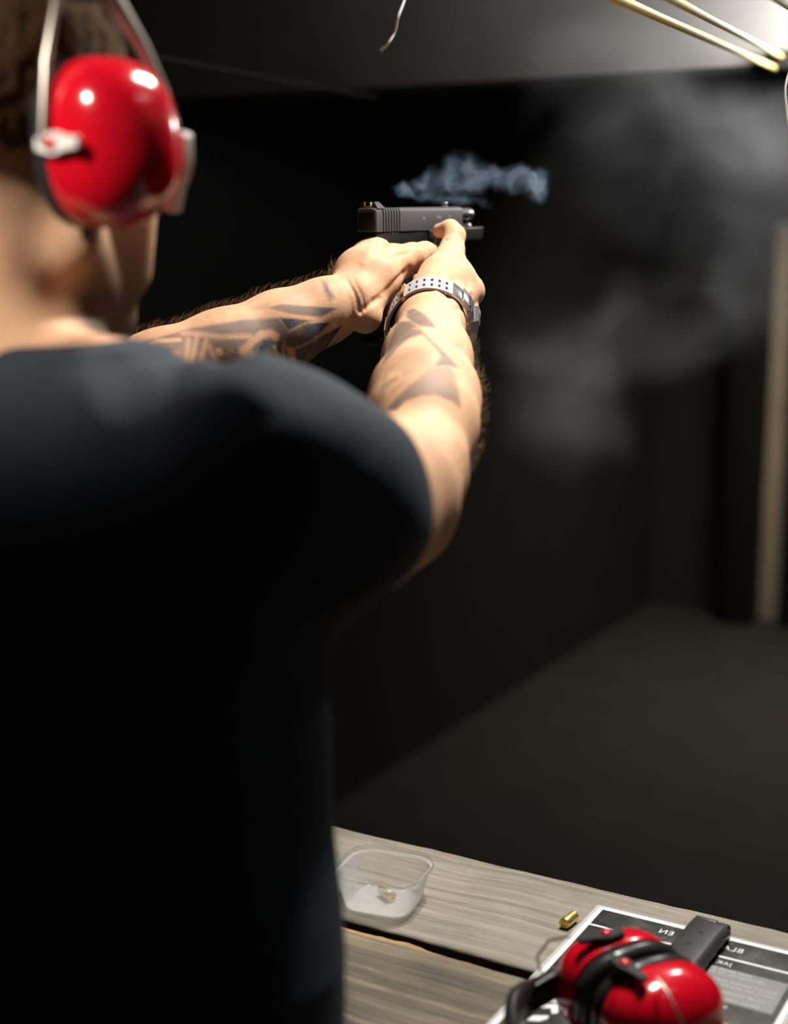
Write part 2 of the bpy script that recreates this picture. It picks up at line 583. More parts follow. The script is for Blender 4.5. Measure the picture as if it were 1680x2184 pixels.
def sdf_mesh(name, groups, vox, lo, hi, post=None, B=20, relax=2):
    lo = np.asarray(lo, float)
    nb = np.ceil((np.asarray(hi) - lo) / (vox * B)).astype(int)
    side = vox * B
    hd = side * 0.87
    g = np.stack(np.meshgrid(*[np.arange(n) for n in nb], indexing='ij'), -1).reshape(-1, 3)
    cen = lo + (g + 0.5) * side
    dc = sdf_eval(groups, cen)
    act = g[np.abs(dc) < hd + 0.05]
    Mx = 1 << 20
    ids, vts, quads = [], [], []
    o3 = np.arange(B + 1)
    loc = np.stack(np.meshgrid(o3, o3, o3, indexing='ij'), -1).reshape(-1, 3)
    CO = np.array([(i, j, k) for i in (0, 1) for j in (0, 1) for k in (0, 1)])
    ED = [(a, b) for a in range(8) for b in range(a + 1, 8) if np.abs(CO[a] - CO[b]).sum() == 1]
    key = lambda q: ((q[..., 0] + 1) * Mx + q[..., 1] + 1) * Mx + q[..., 2] + 1
    for br in act:
        base = br * B
        p = lo + (base + loc) * vox
        d = sdf_eval(groups, p, cull=(lo + (br + 0.5) * side, hd))
        if post is not None:
            d = post(p, d)
        V = d.reshape(B + 1, B + 1, B + 1)
        s = V < 0
        if s.all() or not s.any():
            continue
        cnt = sum(s[i:i + B, j:j + B, k:k + B].astype(np.int8) for i, j, k in CO)
        cells = np.argwhere((cnt > 0) & (cnt < 8))
        if len(cells):
            cv = np.stack([V[cells[:, 0] + i, cells[:, 1] + j, cells[:, 2] + k] for i, j, k in CO], 1)
            acc = np.zeros((len(cells), 3))
            num = np.zeros(len(cells))
            for a, b in ED:
                va, vb = cv[:, a], cv[:, b]
                cr = (va < 0) != (vb < 0)
                t = np.where(cr, va / np.where(cr, va - vb, 1), 0)
                acc += cr[:, None] * (CO[a] + t[:, None] * (CO[b] - CO[a]))
                num += cr
            vts.append(lo + (base + cells + acc / num[:, None]) * vox)
            ids.append(key(base + cells))
        for ax in range(3):
            sh = [slice(0, B)] * 3
            s0 = s[tuple(sh)]
            sh[ax] = slice(1, B + 1)
            s1 = s[tuple(sh)]
            e = np.argwhere(s0 != s1)
            if not len(e):
                continue
            flip = s0[tuple(e.T)]
            u, v = np.eye(3, dtype=int)[(ax + 1) % 3], np.eye(3, dtype=int)[(ax + 2) % 3]
            e = e + base
            q = np.stack([key(e - u - v), key(e - v), key(e), key(e - u)], 1)
            q[~flip] = q[~flip][:, ::-1]
            quads.append(q)
    ids, vts, quads = np.concatenate(ids), np.concatenate(vts), np.concatenate(quads)
    od = np.argsort(ids)
    ids, vts = ids[od], vts[od]
    ix = np.clip(np.searchsorted(ids, quads), 0, len(ids) - 1)
    ok = (ids[ix] == quads).all(1)
    f = ix[ok]
    for _ in range(relax):
        acc = np.zeros_like(vts)
        num = np.zeros(len(vts))
        for a, b in ((0, 1), (1, 2), (2, 3), (3, 0)):
            np.add.at(acc, f[:, a], vts[f[:, b]])
            np.add.at(acc, f[:, b], vts[f[:, a]])
            np.add.at(num, f[:, a], 1)
            np.add.at(num, f[:, b], 1)
        vts = 0.5 * vts + 0.5 * acc / np.maximum(num, 1)[:, None]
    me = bpy.data.meshes.new(name)
    me.from_pydata(vts.tolist(), [], f.tolist())
    me.update()
    return me, vts, f


def vnormals(v, f):
    n = np.zeros_like(v)
    fn = np.cross(v[f[:, 2]] - v[f[:, 0]], v[f[:, 3]] - v[f[:, 1]])
    for k in range(4):
        np.add.at(n, f[:, k], fn)
    return n / np.maximum(np.linalg.norm(n, axis=1), 1e-12)[:, None]


def chain(pts, k=0.02):
    """pts: (px, py, depth, radius in metres) -> round cones from point to point."""
    w3 = [(P(a, b, c), r) for a, b, c, r in pts]
    return [cap(p, q, rp, rq, k) for (p, rp), (q, rq) in zip(w3, w3[1:])]


def wchain(pts, k=0.01):
    return [cap(p[:3], q[:3], p[3], q[3], k) for p, q in zip(pts, pts[1:])]


#STRUCTURE
# ================================================================== the setting
def struct(o):
    o['kind'] = 'structure'
    return o


struct(box('floor', (-3.2, -2.2, -0.1), (3.2, 7.2, 0), M['floor']))
struct(box('wall_left', (-2.14, -2.2, 0), (-2.0, 7.2, 2.75), M['wall']))
struct(box('wall_back', (-2.0, 5.78, 0), (3.2, 5.92, 2.75), M['backwall']))
struct(box('ceiling', (-3.2, -2.2, 2.75), (3.2, 7.2, 2.85), M['wall']))
# black pillar in the far corner, pale wall panel beside it
a, b = onz(1535, 1322, 0), onz(1608, 1326, 0)
struct(box('trim_1', (a[0], 5.60, 0), (b[0], 5.78, 2.75), M['post'], bev=0.01))
pr = onz(1668, 1325, 0)
struct(box('trim_2', (b[0] + 0.002, 5.73, 0.0), (pr[0], 5.78, 1.62), M['pale'], bev=0.01))
struct(box('trim_3', (pr[0] + 0.002, 5.66, 0.0), (pr[0] + 0.12, 5.78, 2.75), M['post'], bev=0.01))


def rel(px, py, d):
    return tuple(P(px, py, d))


# the hanging steel baffle, lower edge facing the shooter
bafz = 1.832
bf = empty('ceiling_baffle', (-0.4, 2.45, bafz))
tag(bf, 'wide grey baffle board hanging under the ceiling, brightly lit at its right', 'baffle')
bm = bmesh.new()
bm_box(bm, (-1.58, -0.05, 0.0), (2.2, 0.0, 0.918), None, 0.004)
from_bm('board', bm, M['baffle'], bf, angle=35)
bm = bmesh.new()
bm_box(bm, (-1.58, -0.056, -0.012), (2.2, 0.004, 0.0), None, 0.003)
from_bm('edge_strip', bm, M['wall'], bf, angle=35)

# target-carrier cables running down the lane
for i, (p0, y0, p1, y1, r, m_, lab) in enumerate([
    ((1320, 0), 1.25, (1652, 145), 2.36, 0.0044, 'cable', 'lower of the two yellow cables running down to the black anchor'),
    ((1435, 0), 1.25, (1668, 121), 2.36, 0.0038, 'cable', 'upper of the two yellow cables running down to the black anchor'),
    ((1664, 0), 1.35, (1760, 62), 2.36, 0.0044, 'cable', 'short yellow cable crossing the top corner above the anchor'),
    ((350, 124), 1.9, (800, 208), 2.7, 0.0035, 'dimcable', 'dim brown cable in the dark beside the red ear cup')]):
    if m_ == 'cable':
        q1 = ony(p1[0], p1[1], y1)
        q0 = ony(p0[0], p0[1], y0)
        q0 = q0 + (q0 - q1) * 1.6
    else:
        q0, q1 = P(p0[0] - 300, p0[1] - 57, 2.1), P(p1[0], p1[1], 2.62)
    c = tube('carrier_cable', [Vector(q0).lerp(Vector(q1), t / 8) for t in range(9)], r, M[m_], n=10)
    tag(c, lab, 'cable', 'carrier cables under the ceiling')

# black anchor on the baffle's edge
an = ony(1690, 128, 2.38)
anc = empty('cable_anchor', tuple(an))
tag(anc, 'black cable anchor fixed to the lower edge of the grey baffle', 'anchor')
bm = bmesh.new()
bm_box(bm, (-0.036, -0.03, -0.018), (0.09, 0.02, 0.012), Matrix.Rotation(math.radians(8), 4, 'Y'), 0.008, 3)
from_bm('bracket', bm, M['post'], anc, angle=40)
lathe('pulley', [(0.002, -0.008), (0.019, -0.008), (0.014, -0.003), (0.014, 0.003), (0.019, 0.008), (0.002, 0.008)],
      M['black'], anc, n=24, axis='X', mtx=Matrix.Translation((-0.03, -0.01, -0.004)))

# loose white wires hanging from above
w1 = spline([P(905, -170, 1.62), P(885, -80, 1.62), P(862, 0, 1.62), P(848, 38, 1.62), P(842, 66, 1.63), P(828, 92, 1.63), P(812, 108, 1.64)], 6)
tag(tube('hanging_wire', w1, 0.0016, M['wire'], n=8), 'short loose white wire end hanging above the pistol', 'wire')
w2 = spline([P(1700, 90, 1.6), P(1684, 150, 1.6), P(1675, 188, 1.6), P(1677, 228, 1.6), P(1683, 275, 1.6), P(1700, 340, 1.6)], 6)
tag(tube('hanging_wire', w2, 0.0011, M['wire'], n=8), 'thin white wire at the edge below the black anchor', 'wire')

# ================================================================== shooting bench
TZ = 0.90
bench = empty('shooting_bench', (-0.2, 1.08, 0))
tag(bench, 'weathered wooden shooting bench of wide planks with a gap between', 'bench')


def plank(name, x0, x1, y0, y1, z0, z1, m, jag0, jag1, seed):
    """a sawn plank whose two long edges are splintered"""
    n = 180
    rings = []
    for i in range(n + 1):
        x = x0 + (x1 - x0) * i / n

        def j(amp, s):
            v = Vector((x * 14, s, seed))
            return amp * (mnoise.noise(v) + 0.55 * mnoise.noise(v * 3.1) + 0.5 * mnoise.noise(v * 9.3))
        a, b2 = y0 + j(jag0, 1.3), y1 + j(jag1, 7.7)
        ch = 0.0022
        rings.append([Vector((x, a + 0.003, z0)), Vector((x, b2 - 0.003, z0)), Vector((x, b2, z1 - ch)), Vector((x, b2 - ch, z1)),
                      Vector((x, b2 - 0.01, z1)), Vector((x, a + 0.01, z1)), Vector((x, a + ch, z1)), Vector((x, a, z1 - ch))])
    o = loft(name, [[p - Vector(bench.location) for p in r] for r in rings], m, bench, angle=50)
    o.data.materials.append(M['wood_gapshade'])
    for f in o.data.polygons:  # sawn sides coloured dark, as if in the shade of the gap
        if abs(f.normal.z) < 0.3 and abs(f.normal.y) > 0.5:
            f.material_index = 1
    return o


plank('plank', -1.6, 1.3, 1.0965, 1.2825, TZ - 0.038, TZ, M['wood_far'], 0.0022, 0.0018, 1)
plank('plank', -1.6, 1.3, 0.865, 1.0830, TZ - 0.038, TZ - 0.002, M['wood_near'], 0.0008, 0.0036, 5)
# torn raw-wood lip along the inner edge of the near plank
lip = []
for i in range(121):
    x = -1.05 + 0.85 * i / 120
    v = Vector((x * 22, 3.3, 9.1))
    wd = 0.0045 + 0.0035 * mnoise.noise(v) + 0.0025 * mnoise.noise(v * 3.7)
    wd = max(0.0006, wd * 1.05) * min(1, max(0, (-0.50 - x) / 0.10)) + 0.0004
    y = 1.0800 + 0.0022 * mnoise.noise(Vector((x * 14, 7.7, 5)))
    lip.append([Vector((x, y, TZ - 0.012)) - bench.location, Vector((x, y + 0.0030 + wd, TZ - 0.012)) - bench.location,
                Vector((x, y + 0.0030 + wd, TZ - 0.0040)) - bench.location, Vector((x, y, TZ - 0.0021)) - bench.location])
o = loft('torn_edge', lip, M['wood_raw'], bench, angle=60)
o['label'] = 'torn strip of raw orange wood along the gap'
for x in (-1.45, 1.15):
    for y in (-0.18, 0.10):
        box('leg', (x + 0.2, y, 0), (x + 0.27, y + 0.07, TZ - 0.1), M['wood_near'], bench, bev=0.004)
box('apron', (-1.3, 0.14, TZ - 0.13), (1.4, 0.17, TZ - 0.038), M['wood_near'], bench, bev=0.003)
box('apron', (-1.3, -0.19, TZ - 0.13), (1.4, -0.16, TZ - 0.038), M['wood_near'], bench, bev=0.003)
#OBJECTS

# ------------------------------------------------------------------ poster lying on the bench (print is flat)
PZ = TZ + 0.0012
poster = empty('instruction_sheet', (-0.36, 1.09, TZ))
tag(poster, 'laminated black and white instruction sheet lying under the red earmuffs', 'poster')


def flat(name, pts, z, m, th=0.0002, parent=poster):
    bm = bmesh.new()
    lo_ = [bm.verts.new((p[0] - parent.location.x, p[1] - parent.location.y, z - parent.location.z)) for p in pts]
    f = bm.faces.new(lo_)
    r = bmesh.ops.extrude_face_region(bm, geom=[f])
    bmesh.ops.translate(bm, vec=(0, 0, -th), verts=[v for v in r['geom'] if isinstance(v, bmesh.types.BMVert)])
    return from_bm(name, bm, m, parent)


def rect(x0, y0, x1, y1):
    return [(x0, y0), (x1, y0), (x1, y1), (x0, y1)]


PX0, PX1, PY0, PY1 = -0.4707, -0.2584, 0.934, 1.2431
def m_lam():
    m, nt, b = new_mat('clear_laminate')
    b.inputs['Base Color'].default_value = (0.8, 0.8, 0.82, 1)
    b.inputs['Roughness'].default_value = 0.2
    b.inputs['Alpha'].default_value = 0.45
    return m


flat('laminate', rect(PX0 - 0.004, PY0 - 0.004, PX1 + 0.004, PY1 + 0.003), TZ + 0.0006, m_lam(), 0.0005)
flat('white_border', rect(PX0, PY0, PX1, PY1), TZ + 0.0010, M['white'], 0.0003)
flat('dark_field', rect(PX0 + 0.0049, PY0 + 0.0049, PX1 - 0.0049, PY1 - 0.0056), PZ, M['printdark'])
yl = onz(1560, 2046, PZ)[1]
flat('white_rule', rect(PX0 + 0.0049, yl - 0.0015, PX1 - 0.0049, yl + 0.0015), PZ + 0.00015, M['white'])
q = [onz(*p, PZ) for p in ((1484, 2123), (1646, 2163), (1683, 2098), (1502, 2056))]
gx0, gx1 = -0.381, (q[1][0] + q[2][0]) / 2
gy0, gy1 = (q[0][1] + q[1][1]) / 2, (q[2][1] + q[3][1]) / 2
flat('grey_panel', rect(gx0, gy0, gx1, gy1), PZ + 0.00015, M['boxgrey'])


def text(name, body, px, py, cap_h, m, z, mirror=True, widen=1.0, parent=poster):
    """mirror-written line whose first letter stands at the given place on the right"""
    cu = bpy.data.curves.new(name, 'FONT')
    cu.body = body
    cu.size = cap_h / 0.70
    cu.space_character = 1.12
    cu.extrude = 0.00005
    t = bpy.data.objects.new(name, cu)
    COL.objects.link(t)
    dg = bpy.context.evaluated_depsgraph_get()
    me = bpy.data.meshes.new_from_object(t.evaluated_get(dg))
    bpy.data.objects.remove(t)
    bpy.data.curves.remove(cu)
    me.transform(Matrix.Diagonal((-widen if mirror else widen, 1, 1, 1)))
    if mirror:
        me.flip_normals()
    p = onz(px, py, z)
    me.transform(Matrix.Translation((p[0] - parent.location.x, p[1] - parent.location.y, z - parent.location.z)))
    me.materials.clear()
    return link(name, me, m, parent, smooth=False)


text('heading_letters', 'BLAC', 1583, 2034, 0.0084, M['white'], PZ + 0.0003, widen=0.90)
text('heading_letters', 'EN', 1434, 1996, 0.0084, M['white'], PZ + 0.0003, widen=0.92)
text('title_letters', 'JAK TR', 1558, 2061, 0.0058, M['white'], PZ + 0.0003, widen=0.98)
for body, x, y in (('Z\u0141AP BRO\u0143 D\u0141ONI\u0104 DO', 1603, 2086), ('UPEWNIJ SI\u0118, \u017bE TWOJA D\u0141O\u0143', 1630, 2101),
                   ('DO\u0141\u00d3\u017b DRUG\u0104 R\u0118K\u0118 W TAKI SPOS\u00d3B', 1655, 2123), ('PALEC NA MA\u0141YM SPOCZYWA NA', 1650, 2131),
                   ('BY\u0106 PO', 1523, 2107), ('D\u0141O\u0143 DOMINUJ\u0104CA POWINNA', 1630, 2141), ('PALEC POWINIEN ZNALE\u0179\u0106', 1616, 2152)):
    text('small_print', body, x, y, 0.0037, M['texttone'], PZ + 0.0003)


def printed(name, pxs, m, dz=0.00018):
    flat(name, [onz(a_, b_, PZ + dz)[:2] for a_, b_ in pxs], PZ + dz, m)


printed('printed_shape', [(1483, 2136), (1492, 2131), (1514, 2133), (1551, 2147), (1527, 2165), (1516, 2163), (1507, 2146)], M['white'])
printed('printed_shape', [(1470, 2200), (1484, 2170), (1500, 2172), (1513, 2184), (1516, 2200)], M['white'], 0.00024)
printed('printed_hand', [(1478, 2156), (1490, 2145), (1502, 2148), (1522, 2164), (1536, 2172), (1556, 2190), (1530, 2205), (1500, 2184), (1478, 2174)], M['orangeprint'], 0.0002)
for pts in ([(1158, 2132), (1180, 2120), (1187, 2138), (1160, 2140)], [(1150, 2146), (1160, 2142), (1189, 2142), (1190, 2160), (1176, 2162), (1175, 2150), (1152, 2150)],
            [(1123, 2176), (1136, 2166), (1170, 2166), (1168, 2172), (1150, 2178)], [(1090, 2200), (1110, 2190), (1160, 2192), (1150, 2204)]):
    printed('printed_shape', pts, M['white'], 0.00018)


# ------------------------------------------------------------------ spent cases
def make_case(name, head, axis, z, label):
    e = empty(name, (head[0], head[1], z))
    e.scale = (1.083,) * 3
    ang = math.atan2(axis[1], axis[0]) - math.pi / 2
    e.rotation_euler = (0, 0, ang)
    r = 0.00497
    lathe('case_body', [(0.0024, 0.0006), (0.0024, 0.0), (0.0043, 0.0), (r, 0.0004), (r, 0.0012), (0.0043, 0.0016), (0.0043, 0.0026), (r, 0.0036),
                        (r, 0.010), (0.00485, 0.0191), (0.0045, 0.0191), (0.0044, 0.006), (0.0005, 0.005)], M['brass'], e, n=32, axis='Y',
          mtx=Matrix.Translation((0, 0, r)))
    lathe('primer', [(0.0004, 0.00055), (0.0007, 0.0002), (0.0016, 0.00025), (0.0021, 0.0005), (0.0023, 0.0012), (0.0004, 0.0012)], M['brassdark'], e, n=24, axis='Y',
          mtx=Matrix.Translation((0, 0, r)))
    tag(e, label, 'cartridge case', 'empty brass cases')
    return e


h = onz(1202, 1972, TZ + 0.005)
make_case('brass_case', h, (0.10, 1.0), TZ + 0.0001, 'brass cartridge case lying on the bare plank near the sheet corner')

# ------------------------------------------------------------------ food tub
tc_ = onz(818, 1858, TZ + 0.0325)
tub = empty('plastic_tub', (tc_[0], tc_[1], TZ + 0.0002))
tub.rotation_euler = (0, 0, math.radians(9))
tub.scale = (1.083,) * 3
tag(tub, 'small translucent plastic tub on the far plank beside the shooter', 'tub')


def rrect(wd, dp, rad, z, n=9):
    out = []
    for cx, cy, a0 in ((wd / 2 - rad, dp / 2 - rad, 0), (-wd / 2 + rad, dp / 2 - rad, 90), (-wd / 2 + rad, -dp / 2 + rad, 180), (wd / 2 - rad, -dp / 2 + rad, 270)):
        for k in range(n):
            a_ = math.radians(a0 + 90 * k / (n - 1))
            out.append((cx + rad * math.cos(a_), cy + rad * math.sin(a_), z))
    return out


W0, D0 = 0.064, 0.060
outer = [rrect(W0 - 0.006, D0 - 0.006, 0.014, 0.0), rrect(W0 - 0.001, D0 - 0.001, 0.016, 0.0012), rrect(W0 + 0.001, D0 + 0.001, 0.017, 0.004),
         rrect(0.0775, 0.0735, 0.021, 0.0290), rrect(0.078, 0.074, 0.0212, 0.0300)]
inner = [rrect(0.0766, 0.0726, 0.0205, 0.0300), rrect(0.0758, 0.0718, 0.0203, 0.0288), rrect(W0 - 0.001, D0 - 0.001, 0.016, 0.0044), rrect(W0 - 0.006, D0 - 0.006, 0.014, 0.0012)]
loft('tub_wall', outer + inner, M['tub'], tub, cap=True, angle=50)
rim = [rrect(0.0778, 0.0738, 0.0212, 0.0302), rrect(0.083, 0.079, 0.0235, 0.0296), rrect(0.0842, 0.0802, 0.024, 0.0306), rrect(0.0848, 0.0808, 0.0243, 0.0362),
       rrect(0.0836, 0.0796, 0.0238, 0.0366), rrect(0.0828, 0.0788, 0.0234, 0.0314), rrect(0.0775, 0.0735, 0.021, 0.0316), rrect(0.0768, 0.0728, 0.0208, 0.0308)]
bm = bmesh.new()
vv = [[bm.verts.new(p) for p in r] for r in rim]
for a_, b_ in zip(vv, vv[1:] + vv[:1]):
    for i in range(len(a_)):
        j = (i + 1) % len(a_)
        bm.faces.new((a_[i], a_[j], b_[j], b_[i]))
from_bm('rim', bm, M['tub'], tub, angle=40)
h2 = onz(836, 1915, TZ + 0.006)
make_case('brass_case', h2, (-0.88, 0.48), TZ + 0.0016, 'brass cartridge case lying inside the translucent plastic tub')

# ------------------------------------------------------------------ spare magazine
MT = TZ + 0.0159
ml = onz(1481, 1951, MT)
mag = empty('pistol_magazine', (ml[0], ml[1], TZ + 0.0014))
mag.rotation_euler = (0, 0, math.radians(-1.5))
mag.scale = (1.083,) * 3
tag(mag, 'dark steel pistol magazine with round holes lying across the sheet edge', 'magazine')
MW, TH = 0.0345, 0.0134
sec = []
for y, s0 in [(-0.118, 0), (-0.110, 0), (-0.08, 0), (-0.04, 0), (-0.016, 0), (-0.006, 0.0012), (0.0, 0.0022)]:
    def yy(x):
        return y - (0.006 * x / MW if y > -0.02 else 0)
    pts = [(0.002, 0), (0.0, 0.002), (0.0, TH - 0.0018), (0.0007, TH - 0.0005), (0.002, TH)]
    pts += [(MW - 0.0085, TH)] + [(MW - 0.0085 + 0.0085 * math.sin(a_), TH / 2 + TH / 2 * math.cos(a_)) for a_ in [math.radians(d) for d in (15, 30, 45, 60, 75, 90, 105, 120, 135, 150, 165)]] + [(MW - 0.0085, 0)]
    sec.append([(p + s0 * 0.3, yy(p), 0.0002 + z * (1 - s0 * 20) + s0 * 4 * TH * 0.5) for p, z in pts])
loft('magazine_body', sec, M['mag'], mag, angle=30)
inv = mag.matrix_basis.inverted() if False else None
Rm = Matrix.Translation(mag.location) @ Matrix.Rotation(math.radians(-1.5), 4, 'Z') @ Matrix.Scale(1.083, 4)
for hx, hy in ((1478.6, 1972.7), (1493.8, 1989.6), (1453.2, 1995), (1468.4, 2012.5), (1428, 2018), (1443, 2036)):
    g = Rm.inverted() @ Vector(onz(hx, hy, MT))
    lathe('hole', [(0.0001, 0.00003), (0.0019, 0.00006), (0.0021, 0.00016), (0.0023, 0.00010), (0.0024, -0.0005)], M['post'], mag, n=20,
          mtx=Matrix.Translation((g.x, g.y, TH + 0.0002)))
box('follower', (MW - 0.017, -0.006, 0.003), (MW - 0.002, 0.0045, TH - 0.0025), M['black'], mag, bev=0.003, seg=3)
box('feed_lip', (0.0015, -0.0035, TH - 0.0022), (0.021, 0.0012, TH - 0.0002), M['mag'], mag, bev=0.0007)
box('floor_plate', (-0.001, -0.1205, 0.0), (MW + 0.0015, -0.1175, TH + 0.0008), M['mag'], mag, bev=0.0008)


# ------------------------------------------------------------------ ear defenders
CW, CH, CDp = 0.088, 0.112, 0.060  # cup: front-back, height, depth


def cup_outline(s, x, n=48, ex=2.5, wy=CW, hz=CH):
    out = []
    for k in range(n):
        a_ = 2 * math.pi * k / n
        c, sn = math.cos(a_), math.sin(a_)
        out.append((x, s * wy / 2 * math.copysign(abs(c) ** (2 / ex), c), s * hz / 2 * math.copysign(abs(sn) ** (2 / ex), sn)))
    return out


def earmuffs(root, gap, band, spec, plate_m, band_m, band_w, depth):
    """local frame: x through both cups, y towards the face, z up along the headband"""
    for sg in (1, -1):
        def X(x):
            return sg * (gap + x)
        rings = [cup_outline(0.6, 0.018), cup_outline(0.985, 0.018), cup_outline(1.0, 0.0205), cup_outline(1.0, 0.026)]
        for k in range(1, 15):
            t = k / 14
            rings.append(cup_outline((1 - (t * 0.985) ** 2.5) ** (1 / 2.1), 0.026 + (depth - 0.008) * t))
        cup = loft('cup', [[(X(p[0]), p[1], p[2]) for p in r] for r in rings], M['red'], root, angle=50)
        # black seal cushion
        rr = []
        for k in range(12):
            a_ = 2 * math.pi * k / 12
            rr.append(cup_outline(0.86 + 0.15 * math.cos(a_), 0.0095 + 0.0088 * math.sin(a_)))
        bm = bmesh.new()
        vv = [[bm.verts.new((X(p[0]), p[1], p[2])) for p in r] for r in rr]
        for a_, b_ in zip(vv, vv[1:] + vv[:1]):
            for i in range(48):
                bm.faces.new((a_[i], a_[(i + 1) % 48], b_[(i + 1) % 48], b_[i]))
        from_bm('cushion', bm, M['blackgloss'], cup, angle=80)
        # two pivot plates with red rivets, front and back
        for fb in (1, -1):
            pvx, pvz, psi, wire, wire_r, ey, ps = spec(sg, fb)
            yo = fb * (CW / 2 + 0.0022 + ey)
            yi = fb * (CW / 2 + 0.0062 + 2.2 * ey)
            cp, sp = math.cos(math.radians(psi)), math.sin(math.radians(psi))

            def PL(x, z):
                u, z = (x - 0.032) * ps, z * ps
                return X(pvx + u * cp - z * sp), pvz + u * sp + z * cp
            bm = bmesh.new()
            prof = [(0.010, 0.004), (0.012, 0.0062), (0.028, 0.0105), (0.036, 0.0105), (0.048, 0.0066), (0.064, 0.0055), (0.066, 0.003)]
            outl = [(x, z) for x, z in prof] + [(x, -z) for x, z in reversed(prof)]
            a1 = [bm.verts.new((PL(x, z)[0], yo, PL(x, z)[1])) for x, z in outl]
            a2 = [bm.verts.new((PL(x, z * 0.9)[0], yi, PL(x, z * 0.9)[1])) for x, z in outl]
            bm.faces.new(a1)
            bm.faces.new(a2)
            for i in range(len(outl)):
                j = (i + 1) % len(outl)
                bm.faces.new((a1[i], a1[j], a2[j], a2[i]))
            pl = from_bm('pivot_plate', bm, plate_m, cup, angle=30)
            lathe('rivet', [(0.0001, 0.0032 * fb), (0.0028, 0.0028 * fb), (0.0046, 0.0012 * fb), (0.005, -0.001 * fb)], M['red'], cup, n=20, axis='Y',
                  mtx=Matrix.Translation((X(pvx), yi, pvz)))
            # wire from the plate up to the headband
            tube('wire', [(sg * p[0], p[1], p[2]) for p in wire], wire_r, M['steelwire'], cup, n=8)
    # padded headband along a path in the x-z plane
    n = len(band)
    rings = []
    for k, (x, z) in enumerate(band):
        x0, z0 = band[max(k - 1, 0)]
        x1, z1 = band[min(k + 1, n - 1)]
        tx, tz = x1 - x0, z1 - z0
        l = math.hypot(tx, tz)
        nx, nz = tz / l, -tx / l
        e_ = min(1, 5 * min(k, n - 1 - k) / (n - 1))
        t0 = 0.0035 + 0.0035 * e_
        wd = band_w * (0.62 + 0.38 * e_)
        rings.append([(x - nx * t0 * s, yv, z - nz * t0 * s) for yv, s in ((-wd / 2, 0.0), (-wd / 2 + 0.003, -0.8), (0, -1), (wd / 2 - 0.003, -0.8), (wd / 2, 0.0),
                                                                      (wd / 2 - 0.003, 0.8), (0, 1), (-wd / 2 + 0.003, 0.8))])
    hb = loft('headband', rings, band_m, root, angle=60)
    for k, d in ((0, 1), (n - 1, -1)):
        p = Vector((band[k][0], 0, band[k][1]))
        t = (Vector((band[k + d][0], 0, band[k + d][1])) - p).normalized()
        box('band_end', (-0.006, -0.013, -0.012), (0.006, 0.013, 0.022), M['black'], hb, bev=0.003, mtx=mframe(p, Vector((0, 1, 0)).cross(t), (0, 1, 0), t))
    return root


def mframe(o, x, y, z):
    m4 = Matrix.Identity(4)
    for i, v in enumerate((x, y, z)):
        v = Vector(v).normalized()
        for r in range(3):
            m4[r][i] = v[r]
    m4.translation = Vector(o)
    return m4


zl = Vector((-0.55, -0.83, 0)).normalized()
yl_ = Vector((0, 0, 1))
xl = yl_.cross(zl)
em = empty('ear_defenders')
ES = 0.93
EMC = Vector((-0.349, 1.014, TZ + 0.0016 + ES * (CW / 2 + 0.0064)))
em.matrix_world = mframe(EMC, xl, yl_, zl) @ Matrix.Scale(ES, 4)
tag(em, 'red ear defenders with black cushions lying on the bench over the sheet', 'ear defenders')


EMI = em.matrix_world.inverted()


def lp(px, py, h):
    """photo pixel at height h over the bench, in the frame of the lying ear defenders"""
    return EMI @ Vector(onz(px, py, TZ + h))


def lying(sg, fb):
    yi = CW / 2 + 0.0062
    if sg < 0:
        a, b, r = lp(1335, 1972, 0.0953), lp(1212, 1997, 0.0953), lp(1292, 1990, 0.0953)
        wr = [lp(1216, 1996, 0.0953), lp(1170, 2006, 0.091), lp(1145, 2040, 0.080), lp(1152, 2074, 0.0715)]
    else:
        a, b, r = lp(1312, 2026, 0.0953), lp(1405, 2090, 0.0953), lp(1332, 2054, 0.0953)
        wr = [lp(1400, 2086, 0.0953), lp(1424, 2118, 0.093), lp(1450, 2170, 0.080), lp(1462, 2230, 0.061)]
    psi = math.degrees(math.atan2(b.z - a.z, sg * (b.x - a.x)))
    return sg * r.x - 0.0035, r.z, psi, [(sg * p.x, fb * abs(p.y), p.z) for p in wr], 0.0012, 0.0, 0.8


bw = [(-0.421, 0.994), (-0.429, 0.962), (-0.420, 0.923), (-0.392, 0.883), (-0.349, 0.863), (-0.310, 0.872), (-0.290, 0.901), (-0.292, 0.932)]
bpath = [EMI @ Vector((x, y, EMC.z)) for x, y in bw]
bpath = [(p[0], p[1]) for p in spline([(p.x, p.z, 0) for p in bpath], 6)]
earmuffs(em, 0.0035, bpath, lying, M['black'], M['blackgloss'], 0.044, 0.053)

# ------------------------------------------------------------------ pistol
A = P(802, 495, 1.524)
best = min(np.linspace(1.55, 1.75, 400), key=lambda d: abs(np.linalg.norm(P(988, 488, d) - A) - 0.178))
gf = Vector(P(988, 488, best) - A).normalized()
gx = gf.cross(Vector((0, 0, 1))).normalized()
gz = gx.cross(gf)
G = mframe(Vector(A) - gx * 0.0128, gx, gf, gz)
gun = empty('pistol')
gun.matrix_world = G
tag(gun, 'black and grey pistol held in both hands, slide back with barrel exposed', 'pistol')
SL, SH, SW = 0.178, 0.0255, 0.0128
ys = [(0, 0.0012), (0.0012, 0)]
yg = 0.0125
for k in range(7):
    y0 = yg + k * 0.0052
    ys += [(y0, 0), (y0 + 0.0002, 0.0017), (y0 + 0.0023, 0.0017), (y0 + 0.0025, 0)]
ys += [(SL - 0.002, 0), (SL, 0.0014)]
rings = []
